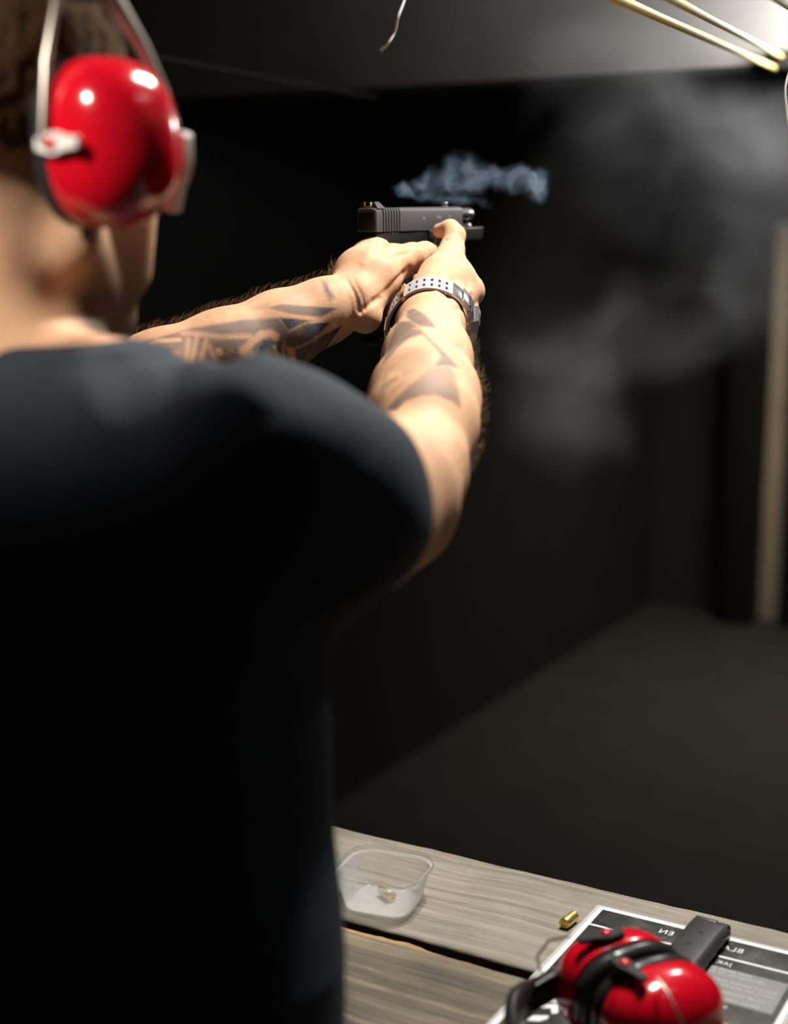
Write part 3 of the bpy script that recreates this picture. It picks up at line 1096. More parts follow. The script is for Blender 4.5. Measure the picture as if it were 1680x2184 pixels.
for y, ins in ys:
    wv, hh = SW - ins, SH
    e_ = ins if y in (0, SL) else 0
    half = [(wv, e_), (wv, hh - 0.0045), (wv - 0.0008, hh - 0.0022), (wv - 0.0028, hh - 0.0006 - e_), (wv - 0.006, hh - e_)]
    rings.append([(x, y, z) for x, z in half] + [(-x, y, z) for x, z in reversed(half)])
sl = loft('slide', rings, M['gunsteel'], gun, angle=28)
box('rear_plate', (-0.0104, -0.0006, 0.0022), (0.0104, 0.0005, 0.0196), M['gunblack'], sl, bev=0.0016, seg=3)
# rear sight: trapezoid with a white U-shaped outline
bm = bmesh.new()
for y0, y1, xw0, xw1 in ((0.004, 0.013, 0.0125, 0.0078),):
    a1 = [bm.verts.new(p) for p in ((-xw0, y0, SH - 0.0008), (xw0, y0, SH - 0.0008), (xw0, y1 + 0.006, SH - 0.0008), (-xw0, y1 + 0.006, SH - 0.0008))]
    a2 = [bm.verts.new(p) for p in ((-xw1, y0 + 0.0006, SH + 0.0062), (xw1, y0 + 0.0006, SH + 0.0062), (xw1, y1, SH + 0.0062), (-xw1, y1, SH + 0.0062))]
    bm.faces.new(a1)
    bm.faces.new(a2)
    for i in range(4):
        j = (i + 1) % 4
        bm.faces.new((a1[i], a1[j], a2[j], a2[i]))
from_bm('rear_sight', bm, M['gunsteel'], sl)
for lo_, hi_ in (((-0.0046, 0.0028, SH), (-0.0028, 0.0044, SH + 0.0058)), ((0.0028, 0.0028, SH), (0.0046, 0.0044, SH + 0.0058)),
                 ((-0.0046, 0.0028, SH), (0.0046, 0.0044, SH + 0.0016))):
    box('sight_outline', lo_, hi_, M['sight'], sl, bev=0.0002)
box('sight_notch', (-0.0026, 0.0030, SH + 0.0016), (0.0026, 0.0042, SH + 0.0060), M['gunblack'], sl)
box('front_sight', (-0.002, SL - 0.026, SH - 0.0005), (0.002, SL - 0.017, SH + 0.0052), M['barrel'], sl, bev=0.0006)
for body, y, z, s in (('1A', 0.091, 0.0118, 0.0032), ('APTLP', 0.121, 0.0128, 0.0024), ('9', 0.147, 0.0128, 0.0034)):
    cu = bpy.data.curves.new('engraving', 'FONT')
    cu.body = body
    cu.size = s * 1.4
    cu.extrude = 0.00004
    t = bpy.data.objects.new('engraving', cu)
    COL.objects.link(t)
    me = bpy.data.meshes.new_from_object(t.evaluated_get(bpy.context.evaluated_depsgraph_get()))
    bpy.data.objects.remove(t)
    me.transform(Matrix(((0, 0, 1, SW + 0.00005), (1, 0, 0, y), (0, 1, 0, z), (0, 0, 0, 1))))
    me.materials.clear()
    link('engraving', me, M['mark'], sl, smooth=False)
# barrel and guide rod
lathe('barrel', [(0.0045, 0.02), (0.0066, 0.02), (0.0066, SL + 0.016), (0.0072, SL + 0.018), (0.0074, SL + 0.030), (0.0068, SL + 0.0345), (0.0058, SL + 0.0362), (0.0047, SL + 0.0362), (0.0045, SL + 0.02)],
      M['barrel'], gun, n=32, axis='Y', mtx=Matrix.Translation((0, 0, 0.0166)))
lathe('guide_rod', [(0.0003, SL - 0.02), (0.0034, SL - 0.02), (0.0034, SL + 0.022), (0.0044, SL + 0.024), (0.0044, SL + 0.031), (0.0030, SL + 0.034), (0.0003, SL + 0.0345)],
      M['barrel'], gun, n=24, axis='Y', mtx=Matrix.Translation((0, 0, 0.0028)))
# frame and grip
prof = [(0.003, -0.0012), (0.0015, -0.0042), (0.008, -0.0085), (0.018, -0.0125), (0.030, -0.0165), (0.030, -0.03), (0.022, -0.058), (0.007, -0.100), (0.006, -0.108),
        (0.052, -0.116), (0.056, -0.108), (0.068, -0.062), (0.077, -0.030), (0.083, -0.0185), (0.10, -0.0165), (0.145, -0.0165), (0.152, -0.0150), (0.2215, -0.0138), (0.2245, -0.0125),
        (0.2265, 0.0018), (0.181, 0.0014), (0.179, -0.0010)]
bm = bmesh.new()
vs = [bm.verts.new((-0.0116, y, z)) for y, z in prof]
f = bm.faces.new(vs)
r = bmesh.ops.extrude_face_region(bm, geom=[f])
bmesh.ops.translate(bm, vec=(0.0232, 0, 0), verts=[v for v in r['geom'] if isinstance(v, bmesh.types.BMVert)])
bmesh.ops.recalc_face_normals(bm, faces=bm.faces)
es = [e for e in bm.edges if abs(e.verts[0].co.x - e.verts[1].co.x) < 1e-6]
bmesh.ops.bevel(bm, geom=es, offset=0.0028, segments=3, affect='EDGES', profile=0.6, clamp_overlap=True)
from_bm('frame', bm, M['gunblack'], gun, angle=40)
tube('trigger_guard', spline([(0, 0.082, -0.018), (0, 0.088, -0.040), (0, 0.100, -0.0465), (0, 0.124, -0.0455), (0, 0.138, -0.034), (0, 0.143, -0.0158)], 5), 0.0034, M['gunblack'], gun, n=10)
tube('trigger', spline([(0, 0.108, -0.0165), (0, 0.111, -0.026), (0, 0.116, -0.038)], 4), 0.0028, M['gunblack'], gun, n=8)
bm = bmesh.new()
bm_box(bm, (0.0118, 0.104, -0.0095), (0.0152, 0.1165, -0.0002), None, 0.0008)
for k in range(4):
    bm_box(bm, (0.0150, 0.1048 + 0.003 * k, -0.009), (0.0162, 0.1062 + 0.003 * k, -0.001), None, 0.0003)
from_bm('slide_stop', bm, M['gunsteel'], gun, angle=35)
lathe('frame_pin', [(0.0002, 0.0128), (0.0016, 0.0128), (0.002, 0.0122), (0.002, 0.010)], M['gunsteel'], gun, n=16, axis='X', mtx=Matrix.Translation((0, 0.101, -0.0135)))
lathe('frame_pin', [(0.0002, 0.0128), (0.0016, 0.0128), (0.002, 0.0122), (0.002, 0.010)], M['gunsteel'], gun, n=16, axis='X', mtx=Matrix.Translation((0, 0.116, -0.0125)))
bm = bmesh.new()
bm_box(bm, (-0.0128, 0.001, -0.122), (0.0128, 0.058, -0.1135), Matrix.Translation((0, 0, 0)), 0.003, 3)
from_bm('magazine_base', bm, M['gunblack'], gun, angle=35)


def gp(x, y, z):
    return np.array(G @ Vector((x, y, z)))


# ------------------------------------------------------------------ wristwatch
wa = Vector(P(922, 655, 1.462) - P(913, 765, 1.365)).normalized()
wc = Vector(P(914, 678, 1.446))
wu = (Vector(RT) - wa * Vector(RT).dot(wa)).normalized()
wv_ = wa.cross(wu)
if wv_.z < 0:
    wv_ = -wv_
watch = empty('wristwatch', tuple(wc))
tag(watch, 'wristwatch with mauve grey perforated strap on the tattooed near wrist', 'watch')
RA, RB = 0.0420, 0.0380


def wp(th, off, lift=0.0):
    t = math.radians(th)
    a_ = wu * (RA + lift) * math.cos(t) + wv_ * (RB + lift) * math.sin(t)
    sag = -0.010 * max(0.0, -math.cos(t)) ** 2
    return a_ + wa * off + wv_ * sag


def strap(name, t0, t1, wd, th_, m, holes=False, n=None, parent=watch):
    n = n or max(2, int((t1 - t0) / 3.43))
    cross = [-wd / 2, -wd * 0.33, -wd * 0.10, wd * 0.10, wd * 0.33, wd / 2]
    bm = bmesh.new()
    g0 = [[bm.verts.new(wp(t0 + (t1 - t0) * i / n, c)) for c in cross] for i in range(n + 1)]
    for i in range(n):
        for j in range(5):
            if holes and i % 3 == 1 and j in (1, 3) and t0 + (t1 - t0) * i / n > 56:
                continue
            bm.faces.new((g0[i][j], g0[i + 1][j], g0[i + 1][j + 1], g0[i][j + 1]))
    o = from_bm(name, bm, m, parent)
    s = o.modifiers.new('thickness', 'SOLIDIFY')
    s.thickness = th_
    s.offset = 0
    return o


strap('strap', 40, 205, 0.0270, 0.0026, M['strap'], holes=True, n=48)
strap('strap_lining', 122, 312, 0.0255, 0.0018, M['black'], n=55).location = -wv_ * 0.0035 + wu * 0.0012


def arc_block(name, t0, t1, off, wd, l0, l1, m, n=8, bev=0.0):
    rings = []
    for i in range(n + 1):
        t = t0 + (t1 - t0) * i / n
        rings.append([wp(t, off - wd / 2, l0), wp(t, off - wd / 2, l1 - 0.0006), wp(t, off - wd / 2 + 0.001, l1), wp(t, off + wd / 2 - 0.001, l1), wp(t, off + wd / 2, l1 - 0.0006), wp(t, off + wd / 2, l0)])
    return loft(name, rings, m, watch, angle=35)


arc_block('keeper', 124, 129, 0, 0.0295, -0.0022, 0.0036, M['gold'])
arc_block('strap_link', 41, 57, 0, 0.0271, -0.0006, 0.0022, M['strapsteel'])
arc_block('strap_link', 22, 40, 0.001, 0.0290, -0.0012, 0.0042, M['strapsteel'])
arc_block('strap_link', 24, 28, 0.001, 0.0240, 0.0042, 0.0052, M['black'])
arc_block('lug', 8, 21, 0.001, 0.0300, -0.001, 0.0050, M['strapsteel'])
arc_block('watch_case', -58, 8, 0.0, 0.036, -0.0015, 0.0095, M['strapsteel'], n=14)
arc_block('watch_dial', -50, 0, 0.0, 0.029, 0.0095, 0.0103, M['black'], n=14)
bk = [wp(178, -0.0155, 0.002), wp(178, 0.0155, 0.002), wp(203, 0.0155, 0.004), wp(203, -0.0155, 0.004), wp(178, -0.0155, 0.002)]
tube('buckle', bk, 0.0012, M['gold'], watch, n=8)
tube('buckle_pin', [wp(180, 0.0, 0.003), wp(204, 0.0, 0.0042)], 0.0009, M['gold'], watch, n=8)

# ================================================================== the shooter
HD = Vector((-0.757, 0.772, 1.614))
HR = (Matrix.Rotation(math.radians(-7), 3, 'Z') @ Matrix.Rotation(math.radians(-3), 3, 'X'))
HS = 1.08


def hp(x, y, z):
    return np.array(HD + HR @ Vector((x, y, z)) * HS)


HRn = np.array(HR)
hell = lambda c, r, k=0.02: ell(hp(*c), np.array(r) * HS, k, HRn)
hcap = lambda a_, b_, ra, rb, k=0.015: cap(hp(*a_), hp(*b_), ra * HS, rb * HS, k)

TOR_Z = np.array([0.82, 0.95, 1.08, 1.20, 1.32, 1.40, 1.470])
TOR_CX = np.array([-0.685, -0.687, -0.692, -0.704, -0.718, -0.732, -0.745])
TOR_CY = np.array([0.690, 0.692, 0.705, 0.730, 0.760, 0.770, 0.770])
TOR_A = np.array([0.236, 0.234, 0.240, 0.222, 0.216, 0.172, 0.10])
TOR_B = np.array([0.120, 0.118, 0.115, 0.122, 0.125, 0.110, 0.075])

SHR = P(602, 995, 0.955)
SHL = np.array([-0.955, 0.80, 1.405])
neck0, neck1 = hp(0, -0.018, -0.05), hp(0, -0.035, -0.175)

g_torso = dict(k=0.03, prims=[('tor', TOR_Z, TOR_CX, TOR_CY, TOR_A - 0.014, TOR_B - 0.014, 0.05),
                              cap(neck1, SHR + np.array([-0.03, -0.01, 0.0]), 0.05, 0.045, 0.08), cap(neck1, SHL + np.array([0.03, 0, 0.0]), 0.05, 0.045, 0.08)])
g_neck = dict(k=0.03, prims=[cap(neck0, neck1, 0.056, 0.062, 0.03), hcap((-0.03, 0.03, -0.09), (-0.02, 0.0, -0.17), 0.02, 0.022, 0.03), hcap((0.03, 0.03, -0.09), (0.02, 0.0, -0.17), 0.02, 0.022, 0.03)])
g_head = dict(k=0.02, prims=[
    hell((0, -0.014, 0.040), (0.075, 0.097, 0.090)), hell((0, 0.030, -0.030), (0.062, 0.066, 0.080), 0.03),
    hcap((0.050, 0.010, -0.060), (0.022, 0.068, -0.106), 0.024, 0.020), hcap((-0.050, 0.004, -0.066), (-0.018, 0.070, -0.108), 0.020, 0.018),
    hcap((-0.012, 0.074, -0.110), (0.012, 0.074, -0.110), 0.019, 0.019), hcap((0.044, 0.062, -0.02), (0.034, 0.070, -0.075), 0.025, 0.022), hcap((-0.042, 0.062, -0.02), (-0.028, 0.076, -0.05), 0.024, 0.02),
    hcap((-0.038, 0.076, 0.030), (0.038, 0.076, 0.030), 0.014, 0.014, 0.02),
    hcap((0, 0.092, 0.018), (0, 0.112, -0.026), 0.008, 0.012, 0.012), hcap((0.010, 0.100, -0.030), (-0.010, 0.100, -0.030), 0.009, 0.009, 0.01),
    hcap((-0.018, 0.090, -0.062), (0.018, 0.090, -0.062), 0.007, 0.007, 0.006), hcap((-0.016, 0.089, -0.073), (0.016, 0.089, -0.073), 0.008, 0.008, 0.006)])
g_eyes = dict(k=0.004, prims=[hell((0.031, 0.080, 0.008), (0.014, 0.010, 0.008), 0.004), hell((-0.031, 0.080, 0.008), (0.014, 0.010, 0.008), 0.004)])
g_ears = dict(k=0.006, prims=[hell((0.076, -0.004, 0.0), (0.008, 0.018, 0.030), 0.006), hell((-0.076, -0.004, 0.0), (0.008, 0.018, 0.030), 0.006)])

# near arm
UA = [(602, 995, 0.955, 0.060), (690, 1062, 0.99, 0.060), (742, 1088, 1.03, 0.0595), (815, 1062, 1.10, 0.0555), (862, 1022, 1.155, 0.043), (882, 1000, 1.18, 0.0375)]
FA = [(892, 985, 1.19, 0.0400), (899, 905, 1.24, 0.0465), (905, 850, 1.28, 0.0472), (911, 765, 1.36, 0.0400), (918, 690, 1.435, 0.0315), (923, 655, 1.462, 0.0275)]
g_armR = dict(k=0.012, prims=chain(UA, 0.025) + chain(FA, 0.018) + chain([(905, 1025, 1.19, 0.026), (930, 1050, 1.195, 0.014)], 0.03))
g_handR = dict(k=0.004, prims=chain([(923, 655, 1.462, 0.0270), (930, 625, 1.485, 0.0230), (945, 604, 1.505, 0.0200), (975, 590, 1.530, 0.0165), (1000, 614, 1.537, 0.0140)], 0.012)
               + chain([(922, 655, 1.465, 0.024), (1004, 626, 1.54, 0.0130)], 0.012)
               + chain([(922, 660, 1.465, 0.024), (1001, 672, 1.525, 0.0114)], 0.01)
               + chain([(918, 668, 1.465, 0.022), (985, 694, 1.52, 0.0105)], 0.01)
               + chain([(913, 640, 1.475, 0.020), (938, 590, 1.505, 0.0195), (953, 560, 1.525, 0.0165)], 0.012))
g_thumbR = dict(k=0.008, prims=chain([(953, 562, 1.525, 0.0155), (963, 535, 1.54, 0.0132), (969, 502, 1.552, 0.0112), (960, 487, 1.558, 0.0088), (938, 492, 1.566, 0.0082)], 0.006))

# far arm
UL = [(SHL, 0.06), (np.array([-0.955, 0.93, 1.395]), 0.055), (P(235, 850, 1.40), 0.046)]
FL = [(235, 850, 1.40, 0.047), (350, 812, 1.41, 0.0485), (480, 762, 1.43, 0.0455), (600, 704, 1.452, 0.0380), (690, 664, 1.47, 0.0310), (742, 640, 1.48, 0.0272)]
g_armL = dict(k=0.02, prims=[cap(UL[0][0], UL[1][0], UL[0][1], UL[1][1], 0.03), cap(UL[1][0], UL[2][0], UL[1][1], UL[2][1], 0.03)] + chain(FL, 0.018))
g_handL = dict(k=0.004, prims=chain([(742, 638, 1.48, 0.0268), (775, 590, 1.51, 0.0290), (795, 548, 1.54, 0.0200), (806, 520, 1.552, 0.0105)], 0.012)
               + chain([(762, 655, 1.475, 0.022), (778, 676, 1.465, 0.0175)], 0.012)
               + chain([(768, 640, 1.478, 0.025), (800, 592, 1.50, 0.0250), (838, 562, 1.52, 0.0180), (878, 549, 1.537, 0.0145)], 0.012)
               + chain([(880, 548, 1.537, 0.0140), (905, 540, 1.553, 0.0112), (935, 545, 1.572, 0.0105)], 0.008)
               + [cap(P(775, 590, 1.515), gp(-0.026, 0.060, -0.035), 0.026, 0.015, 0.014), cap(P(775, 610, 1.515), gp(-0.024, 0.045, -0.075), 0.026, 0.014, 0.014)])
fing = []
for i, (zz, r0) in enumerate(((-0.008, 0.0088), (-0.034, 0.0090), (-0.054, 0.0088), (-0.073, 0.0078))):
    yb = 0.062 - 0.006 * i
    if i == 0:  # trigger finger
        c = [(*gp(-0.026, 0.062, -0.030), 0.011), (*gp(-0.021, 0.088, -0.024), r0), (*gp(-0.013, 0.110, -0.030), r0 * 0.9), (*gp(-0.002, 0.1235, -0.031), r0 * 0.78)]
    else:  # wrapped round the front of the grip
        yf = 0.098 - 0.010 * (i - 1)
        c = [(*gp(-0.026, yb, zz), 0.0105), (*gp(-0.021, yf - 0.006, zz), r0), (*gp(-0.006, yf + 0.004, zz), r0 * 0.95), (*gp(0.014, yf - 0.004, zz), r0 * 0.88), (*gp(0.020, yf - 0.018, zz), r0 * 0.78)]
    fing.append(dict(k=0.005, prims=wchain(c, 0.006)))
# near-hand fingers close over them
for i, (mc, zz, r0) in enumerate(((P(1004, 626, 1.54), -0.036, 0.0092), (P(998, 668, 1.525), -0.056, 0.0094), (P(985, 694, 1.52), -0.075, 0.0090), (P(970, 712, 1.515), -0.092, 0.0080))):
    yf = 0.119 - 0.009 * i
    c = [(*mc, 0.0112 - 0.0006 * i), (*gp(0.032, yf + 0.012, zz + 0.004), r0), (*gp(0.012, yf + 0.018, zz), r0 * 0.95), (*gp(-0.012, yf + 0.012, zz), r0 * 0.86), (*gp(-0.026, yf - 0.002, zz), r0 * 0.76)]
    fing.append(dict(k=0.006, prims=wchain(c, 0.006)))

groups = [g_torso, g_neck, g_head, g_eyes, g_ears, g_armR, g_handR, g_thumbR, g_armL, g_handL] + fing
me, V, Fq = sdf_mesh('person', groups, 0.0017, (-1.06, 0.52, 1.10), (-0.42, 1.66, 1.80), relax=1)
person = tag(link('person', me, M['skin']), 'bearded person in a black T-shirt aiming a pistol, forearms tattooed, seen from behind', 'person')

# --- creases and tendons of the hands and wrists, pressed into the skin
N = vnormals(V, Fq)
ux, uy, ud = project(V)


def crease(pts, wd, depth, d0, d1):
    global V
    sel = np.where((ux > 680) & (ux < 1050) & (uy > 460) & (uy < 760) & (ud > d0) & (ud < d1))[0]
    dd = np.full(len(sel), 1e9)
    for (x0, y0), (x1, y1) in zip(pts, pts[1:]):
        dx, dy = x1 - x0, y1 - y0
        t = np.clip(((ux[sel] - x0) * dx + (uy[sel] - y0) * dy) / (dx * dx + dy * dy), 0, 1)
        dd = np.minimum(dd, np.hypot(ux[sel] - x0 - t * dx, uy[sel] - y0 - t * dy))
    front = np.clip(-(N[sel] * (V[sel] - CAM)).sum(1), 0, 0.4) / 0.4
    V[sel] -= N[sel] * (depth * np.exp(-(dd / wd) ** 2) * front)[:, None]


for pts, wd, dp_ in (([(742, 598), (758, 630), (768, 668)], 5, 0.0012), ([(752, 592), (772, 632), (778, 660)], 4, 0.0008), ([(768, 662), (790, 648), (810, 636)], 6, 0.0022),
                     ([(872, 572), (850, 596), (822, 628)], 7, 0.0014), ([(795, 640), (830, 612), (862, 580)], 5, 0.0009), ([(800, 540), (835, 548), (870, 540)], 7, 0.0010),
                     ([(955, 548), (986, 552)], 4, 0.0008), ([(950, 512), (984, 514)], 3.5, 0.0008), ([(953, 520), (984, 521)], 3, 0.0006),
                     ([(968, 600), (958, 632)], 12, 0.0022), ([(930, 622), (944, 585), (958, 562)], 6, -0.0012), ([(958, 640), (1000, 622)], 6, -0.0010), ([(960, 662), (996, 655)], 7, 0.0012),
                     ([(1012, 650), (1000, 652)], 7, 0.0016), ([(800, 505), (790, 530), (775, 560)], 8, -0.0010), ([(820, 510), (812, 540)], 7, 0.0012)):
    crease(pts, wd, dp_, 1.40, 1.60)
me.vertices.foreach_set('co', V.astype(np.float32).ravel())
me.update()

# --- tattoos: ink on the skin, drawn from the photograph onto the sides of the arms it shows
N = vnormals(V, Fq)
ux, uy, ud = project(V)
view = V - CAM
view /= np.linalg.norm(view, axis=1)[:, None]
facing = -(N * view).sum(1)


def inpoly(x, y, poly):
    r = np.zeros(len(x), bool)
    n = len(poly)
    for i in range(n):
        x0, y0 = poly[i]
        x1, y1 = poly[(i + 1) % n]
        c = ((y0 > y) != (y1 > y)) & (x < (x1 - x0) * (y - y0) / (y1 - y0 + 1e-12) + x0)
        r ^= c
    return r


def segd(x, y, pts):
    d = np.full(len(x), 1e9)
    for (x0, y0), (x1, y1) in zip(pts, pts[1:]):
        dx, dy = x1 - x0, y1 - y0
        t = np.clip(((x - x0) * dx + (y - y0) * dy) / (dx * dx + dy * dy), 0, 1)
        d = np.minimum(d, np.hypot(x - x0 - t * dx, y - y0 - t * dy))
    return d


def polyd(x, y, poly):
    d = segd(x, y, list(poly) + [poly[0]])
    return np.where(inpoly(x, y, poly), d, -d)


sm = lambda d, w_: np.clip(d / w_ * 0.5 + 0.5, 0, 1)
ink = np.zeros(len(V))


def area(sel, x, y, poly, v, soft=3.0, grad=None):
    global ink
    m_ = sm(polyd(x, y, poly), soft) * v
    if grad is not None:
        (gx0_, gy0_), (gx1_, gy1_), f0, f1 = grad
        t = np.clip(((x - gx0_) * (gx1_ - gx0_) + (y - gy0_) * (gy1_ - gy0_)) / ((gx1_ - gx0_) ** 2 + (gy1_ - gy0_) ** 2), 0, 1)
        m_ = m_ * (f0 + (f1 - f0) * t)
    ink[sel] = np.maximum(ink[sel], m_)


def clear(sel, x, y, pts, wd, soft=6.0, to=0.06, closed=False):
    global ink
    d = wd - segd(x, y, pts)
    m_ = sm(d, soft)
    ink[sel] = ink[sel] * (1 - m_) + np.minimum(ink[sel], to) * m_


def stroke(sel, x, y, pts, wd, v, soft=6.0):
    global ink
    ink[sel] = np.maximum(ink[sel], sm(wd - segd(x, y, pts), soft) * v)


selL = np.where((ux > 150) & (ux < 800) & (uy > 560) & (uy < 900) & (facing > 0.02) & (ud > 1.25))[0]
x, y = (ux[selL] - 200) * 2.4, (uy[selL] - 560) * 2.4
a5 = (selL, x, y)
area(*a5, [(60, 490), (180, 430), (300, 385), (500, 335), (780, 290), (950, 282), (1010, 350), (960, 430), (1000, 560), (600, 600), (300, 620), (100, 560)], 0.66, 10, ((200, 500), (900, 330), 0.85, 1.2))
area(*a5, [(885, 232), (960, 213), (1090, 222), (1252, 234), (1160, 280), (1010, 264)], 0.78, 5, ((900, 230), (1200, 260), 0.7, 1.1))
area(*a5, [(948, 282), (1010, 285), (1118, 298), (1045, 332), (1000, 352)], 0.97, 5)
area(*a5, [(985, 356), (1080, 314), (1207, 304), (1150, 374), (1035, 436), (975, 430)], 0.95, 5, ((1000, 420), (1180, 310), 0.82, 1.05))
area(*a5, [(1060, 540), (1080, 480), (1150, 386), (1272, 320), (1200, 425), (1100, 560)], 0.92, 5, ((1100, 500), (1250, 330), 0.75, 1.1))
area(*a5, [(1090, 540), (1180, 455), (1256, 385), (1240, 410), (1130, 540)], 0.6, 6)
area(*a5, [(1030, 440), (1120, 392), (1150, 388), (1090, 480), (1060, 540), (1035, 520)], 0.9, 6)
area(*a5, [(1165, 92), (1188, 98), (1230, 178), (1208, 192), (1178, 150)], 0.8, 14)
area(*a5, [(940, 175), (1040, 130), (1140, 105), (1170, 160), (1050, 190)], 0.26, 26)
area(*a5, [(800, 235), (900, 205), (880, 240)], 0.3, 14)
area(*a5, [(840, 430), (870, 395), (960, 395), (1000, 480), (1000, 560), (850, 560)], 0.93, 8)
area(*a5, [(700, 430), (770, 415), (760, 480), (690, 500)], 0.8, 16)
stroke(*a5, [(60, 492), (120, 500), (180, 555)], 5, 0.6)
stroke(*a5, [(330, 400), (560, 345), (850, 300)], 6, 0.75, 10)
clear(*a5, [(70, 478), (170, 420), (280, 385), (430, 345)], 9)
clear(*a5, [(440, 395), (320, 402), (245, 440), (226, 490), (262, 535), (410, 552)], 11)
clear(*a5, [(300, 470), (360, 485), (430, 465)], 13, 14, 0.2)
for l in ([(485, 395), (470, 510)], [(530, 372), (500, 510)], [(575, 400), (545, 510)], [(590, 430), (625, 500)], [(455, 360), (540, 365), (640, 380), (800, 378)]):
    clear(*a5, l, 11, 12, 0.10)
clear(*a5, [(640, 455), (642, 460)], 19, 5, 0.05)
stroke(*a5, [(612, 432), (650, 425), (690, 450)], 6, 0.8)
clear(*a5, [(775, 445), (810, 405), (860, 368), (905, 362), (932, 378)], 20, 8, 0.12)
clear(*a5, [(770, 450), (800, 480), (790, 540)], 26, 14, 0.14)
clear(*a5, [(925, 430), (940, 490), (950, 560)], 9, 5, 0.1)
clear(*a5, [(965, 430), (985, 560)], 6, 5, 0.15)
clear(*a5, [(1000, 352), (1070, 316), (1115, 298)], 5, 4, 0.3)
clear(*a5, [(1040, 438), (1120, 405), (1190, 345)], 5, 4, 0.3)

selR = np.where((ux > 770) & (ux < 1050) & (uy > 640) & (uy < 900) & (facing > 0.02) & (ud > 1.18) & (ud < 1.47))[0]
x, y = (ux[selR] - 780) * 6, (uy[selR] - 600) * 6
a6 = (selR, x, y)
area(*a6, [(540, 370), (620, 345), (760, 425), (850, 520), (905, 597), (700, 575), (600, 525), (510, 450)], 0.74, 14)
area(*a6, [(400, 510), (560, 508), (680, 590), (850, 755), (1000, 895), (1195, 1105), (1050, 1080), (870, 1095), (960, 960), (880, 850), (720, 680), (560, 730), (400, 860), (215, 1060), (250, 950), (330, 700)], 0.70, 16)
area(*a6, [(720, 1210), (870, 1120), (1050, 1085), (1130, 1180), (1190, 1400), (1215, 1630), (1100, 1535), (900, 1458), (700, 1462), (500, 1535), (390, 1650), (260, 1650), (400, 1480), (560, 1330)], 0.64, 18, ((500, 1200), (400, 1640), 0.75, 1.25))
area(*a6, [(330, 1080), (480, 900), (640, 830), (860, 900), (800, 1080), (600, 1180), (420, 1200)], 0.24, 60)
for l, wd, v in (([(260, 1330), (380, 1240), (480, 1170), (600, 1140)], 22, 0.42), ([(300, 1120), (430, 1050), (560, 1000)], 16, 0.35), ([(470, 1185), (490, 1195)], 22, 0.5),
                 ([(225, 1330), (180, 1460), (130, 1600)], 13, 0.4), ([(140, 1320), (80, 1450), (20, 1580)], 12, 0.4), ([(260, 1150), (230, 1350), (215, 1480)], 13, 0.35),
                 ([(700, 1230), (800, 1150), (860, 1060)], 24, 0.35), ([(600, 1060), (720, 960), (830, 930)], 14, 0.25), ([(620, 900), (700, 800), (800, 850)], 12, 0.22),
                 ([(90, 1500), (60, 1640)], 26, 0.42), ([(350, 1400), (480, 1290)], 14, 0.3)):
    stroke(*a6, l, wd, v, 22)
clear(*a6, [(420, 1205), (440, 1195)], 22, 16, 0.02)
clear(*a6, [(600, 600), (760, 620), (860, 780)], 10, 16, 0.25)
at = me.attributes.new('ink', 'FLOAT', 'POINT')
at.data.foreach_set('value', ink.astype(np.float32))

# --- cropped hair fading into the nape, and beard stubble
hl = ((V - np.array(HD)) @ HRn) / HS
st_ = np.zeros(len(V))
dist = np.linalg.norm(hl - np.array([0, 0, 0.0]), axis=1)
onhead = dist < 0.2
back = np.clip((0.040 - hl[:, 1]) / 0.05, 0, 1)
fade = np.clip((hl[:, 2] + 0.085) / 0.10, 0, 1) * 0.75
st_ = np.where(onhead & (hl[:, 2] > -0.09), back * fade, 0)
beard = np.clip((-0.030 - hl[:, 2]) / 0.03, 0, 1) * np.clip((hl[:, 1] + 0.012 - 0.010) / 0.02, 0, 1) * np.clip((0.155 + hl[:, 2]) / 0.02, 0, 1)
beard *= 0.22 + 0.72 * np.clip((-0.050 - hl[:, 2]) / 0.045, 0, 1)
st_ = np.maximum(st_, np.where(onhead, beard, 0))
at = me.attributes.new('stubble', 'FLOAT', 'POINT')
at.data.foreach_set('value', st_.astype(np.float32))

g_hair = [dict(k=0.01, prims=[hell((0, -0.018, 0.050), (0.081, 0.101, 0.092))]),
          dict(k=0.012, sub=True, prims=[hell((0, 0.115, -0.005), (0.13, 0.075, 0.095)), hell((0, -0.02, -0.115), (0.15, 0.14, 0.115)), hell((0.085, 0.05, -0.01), (0.05, 0.04, 0.06)), hell((-0.085, 0.05, -0.01), (0.05, 0.04, 0.06))])]


def hairpost(p, d):
    return d + 0.0022 * np.sin(p[:, 0] * 410 + 2 * np.sin(p[:, 2] * 230)) * np.sin(p[:, 1] * 360 + p[:, 2] * 190)


hme, _v, _f = sdf_mesh('hair', g_hair, 0.0032, (-0.88, 0.62, 1.50), (-0.62, 0.93, 1.80), post=hairpost)
link('hair', hme, M['hair'], person)

# --- T-shirt
hem_c = P(745, 1085, 1.035)
arm_d = P(880, 1015, 1.155) - P(690, 1062, 0.99)
arm_d /= np.linalg.norm(arm_d)
hem_n = arm_d + np.array([0.10, 0.0, 0.16])
hem_n /= np.linalg.norm(hem_n)


def cutd(p, c, n_, R_):
    q_ = p - c
    return np.maximum(-(q_ @ n_), np.sqrt((q_ * q_).sum(1)) - R_)


_pd = pdist


def pdist(pr, p):
    if pr[0] == 'cut':
        return cutd(p, pr[1], pr[2], pr[3])
    return _pd(pr, p)


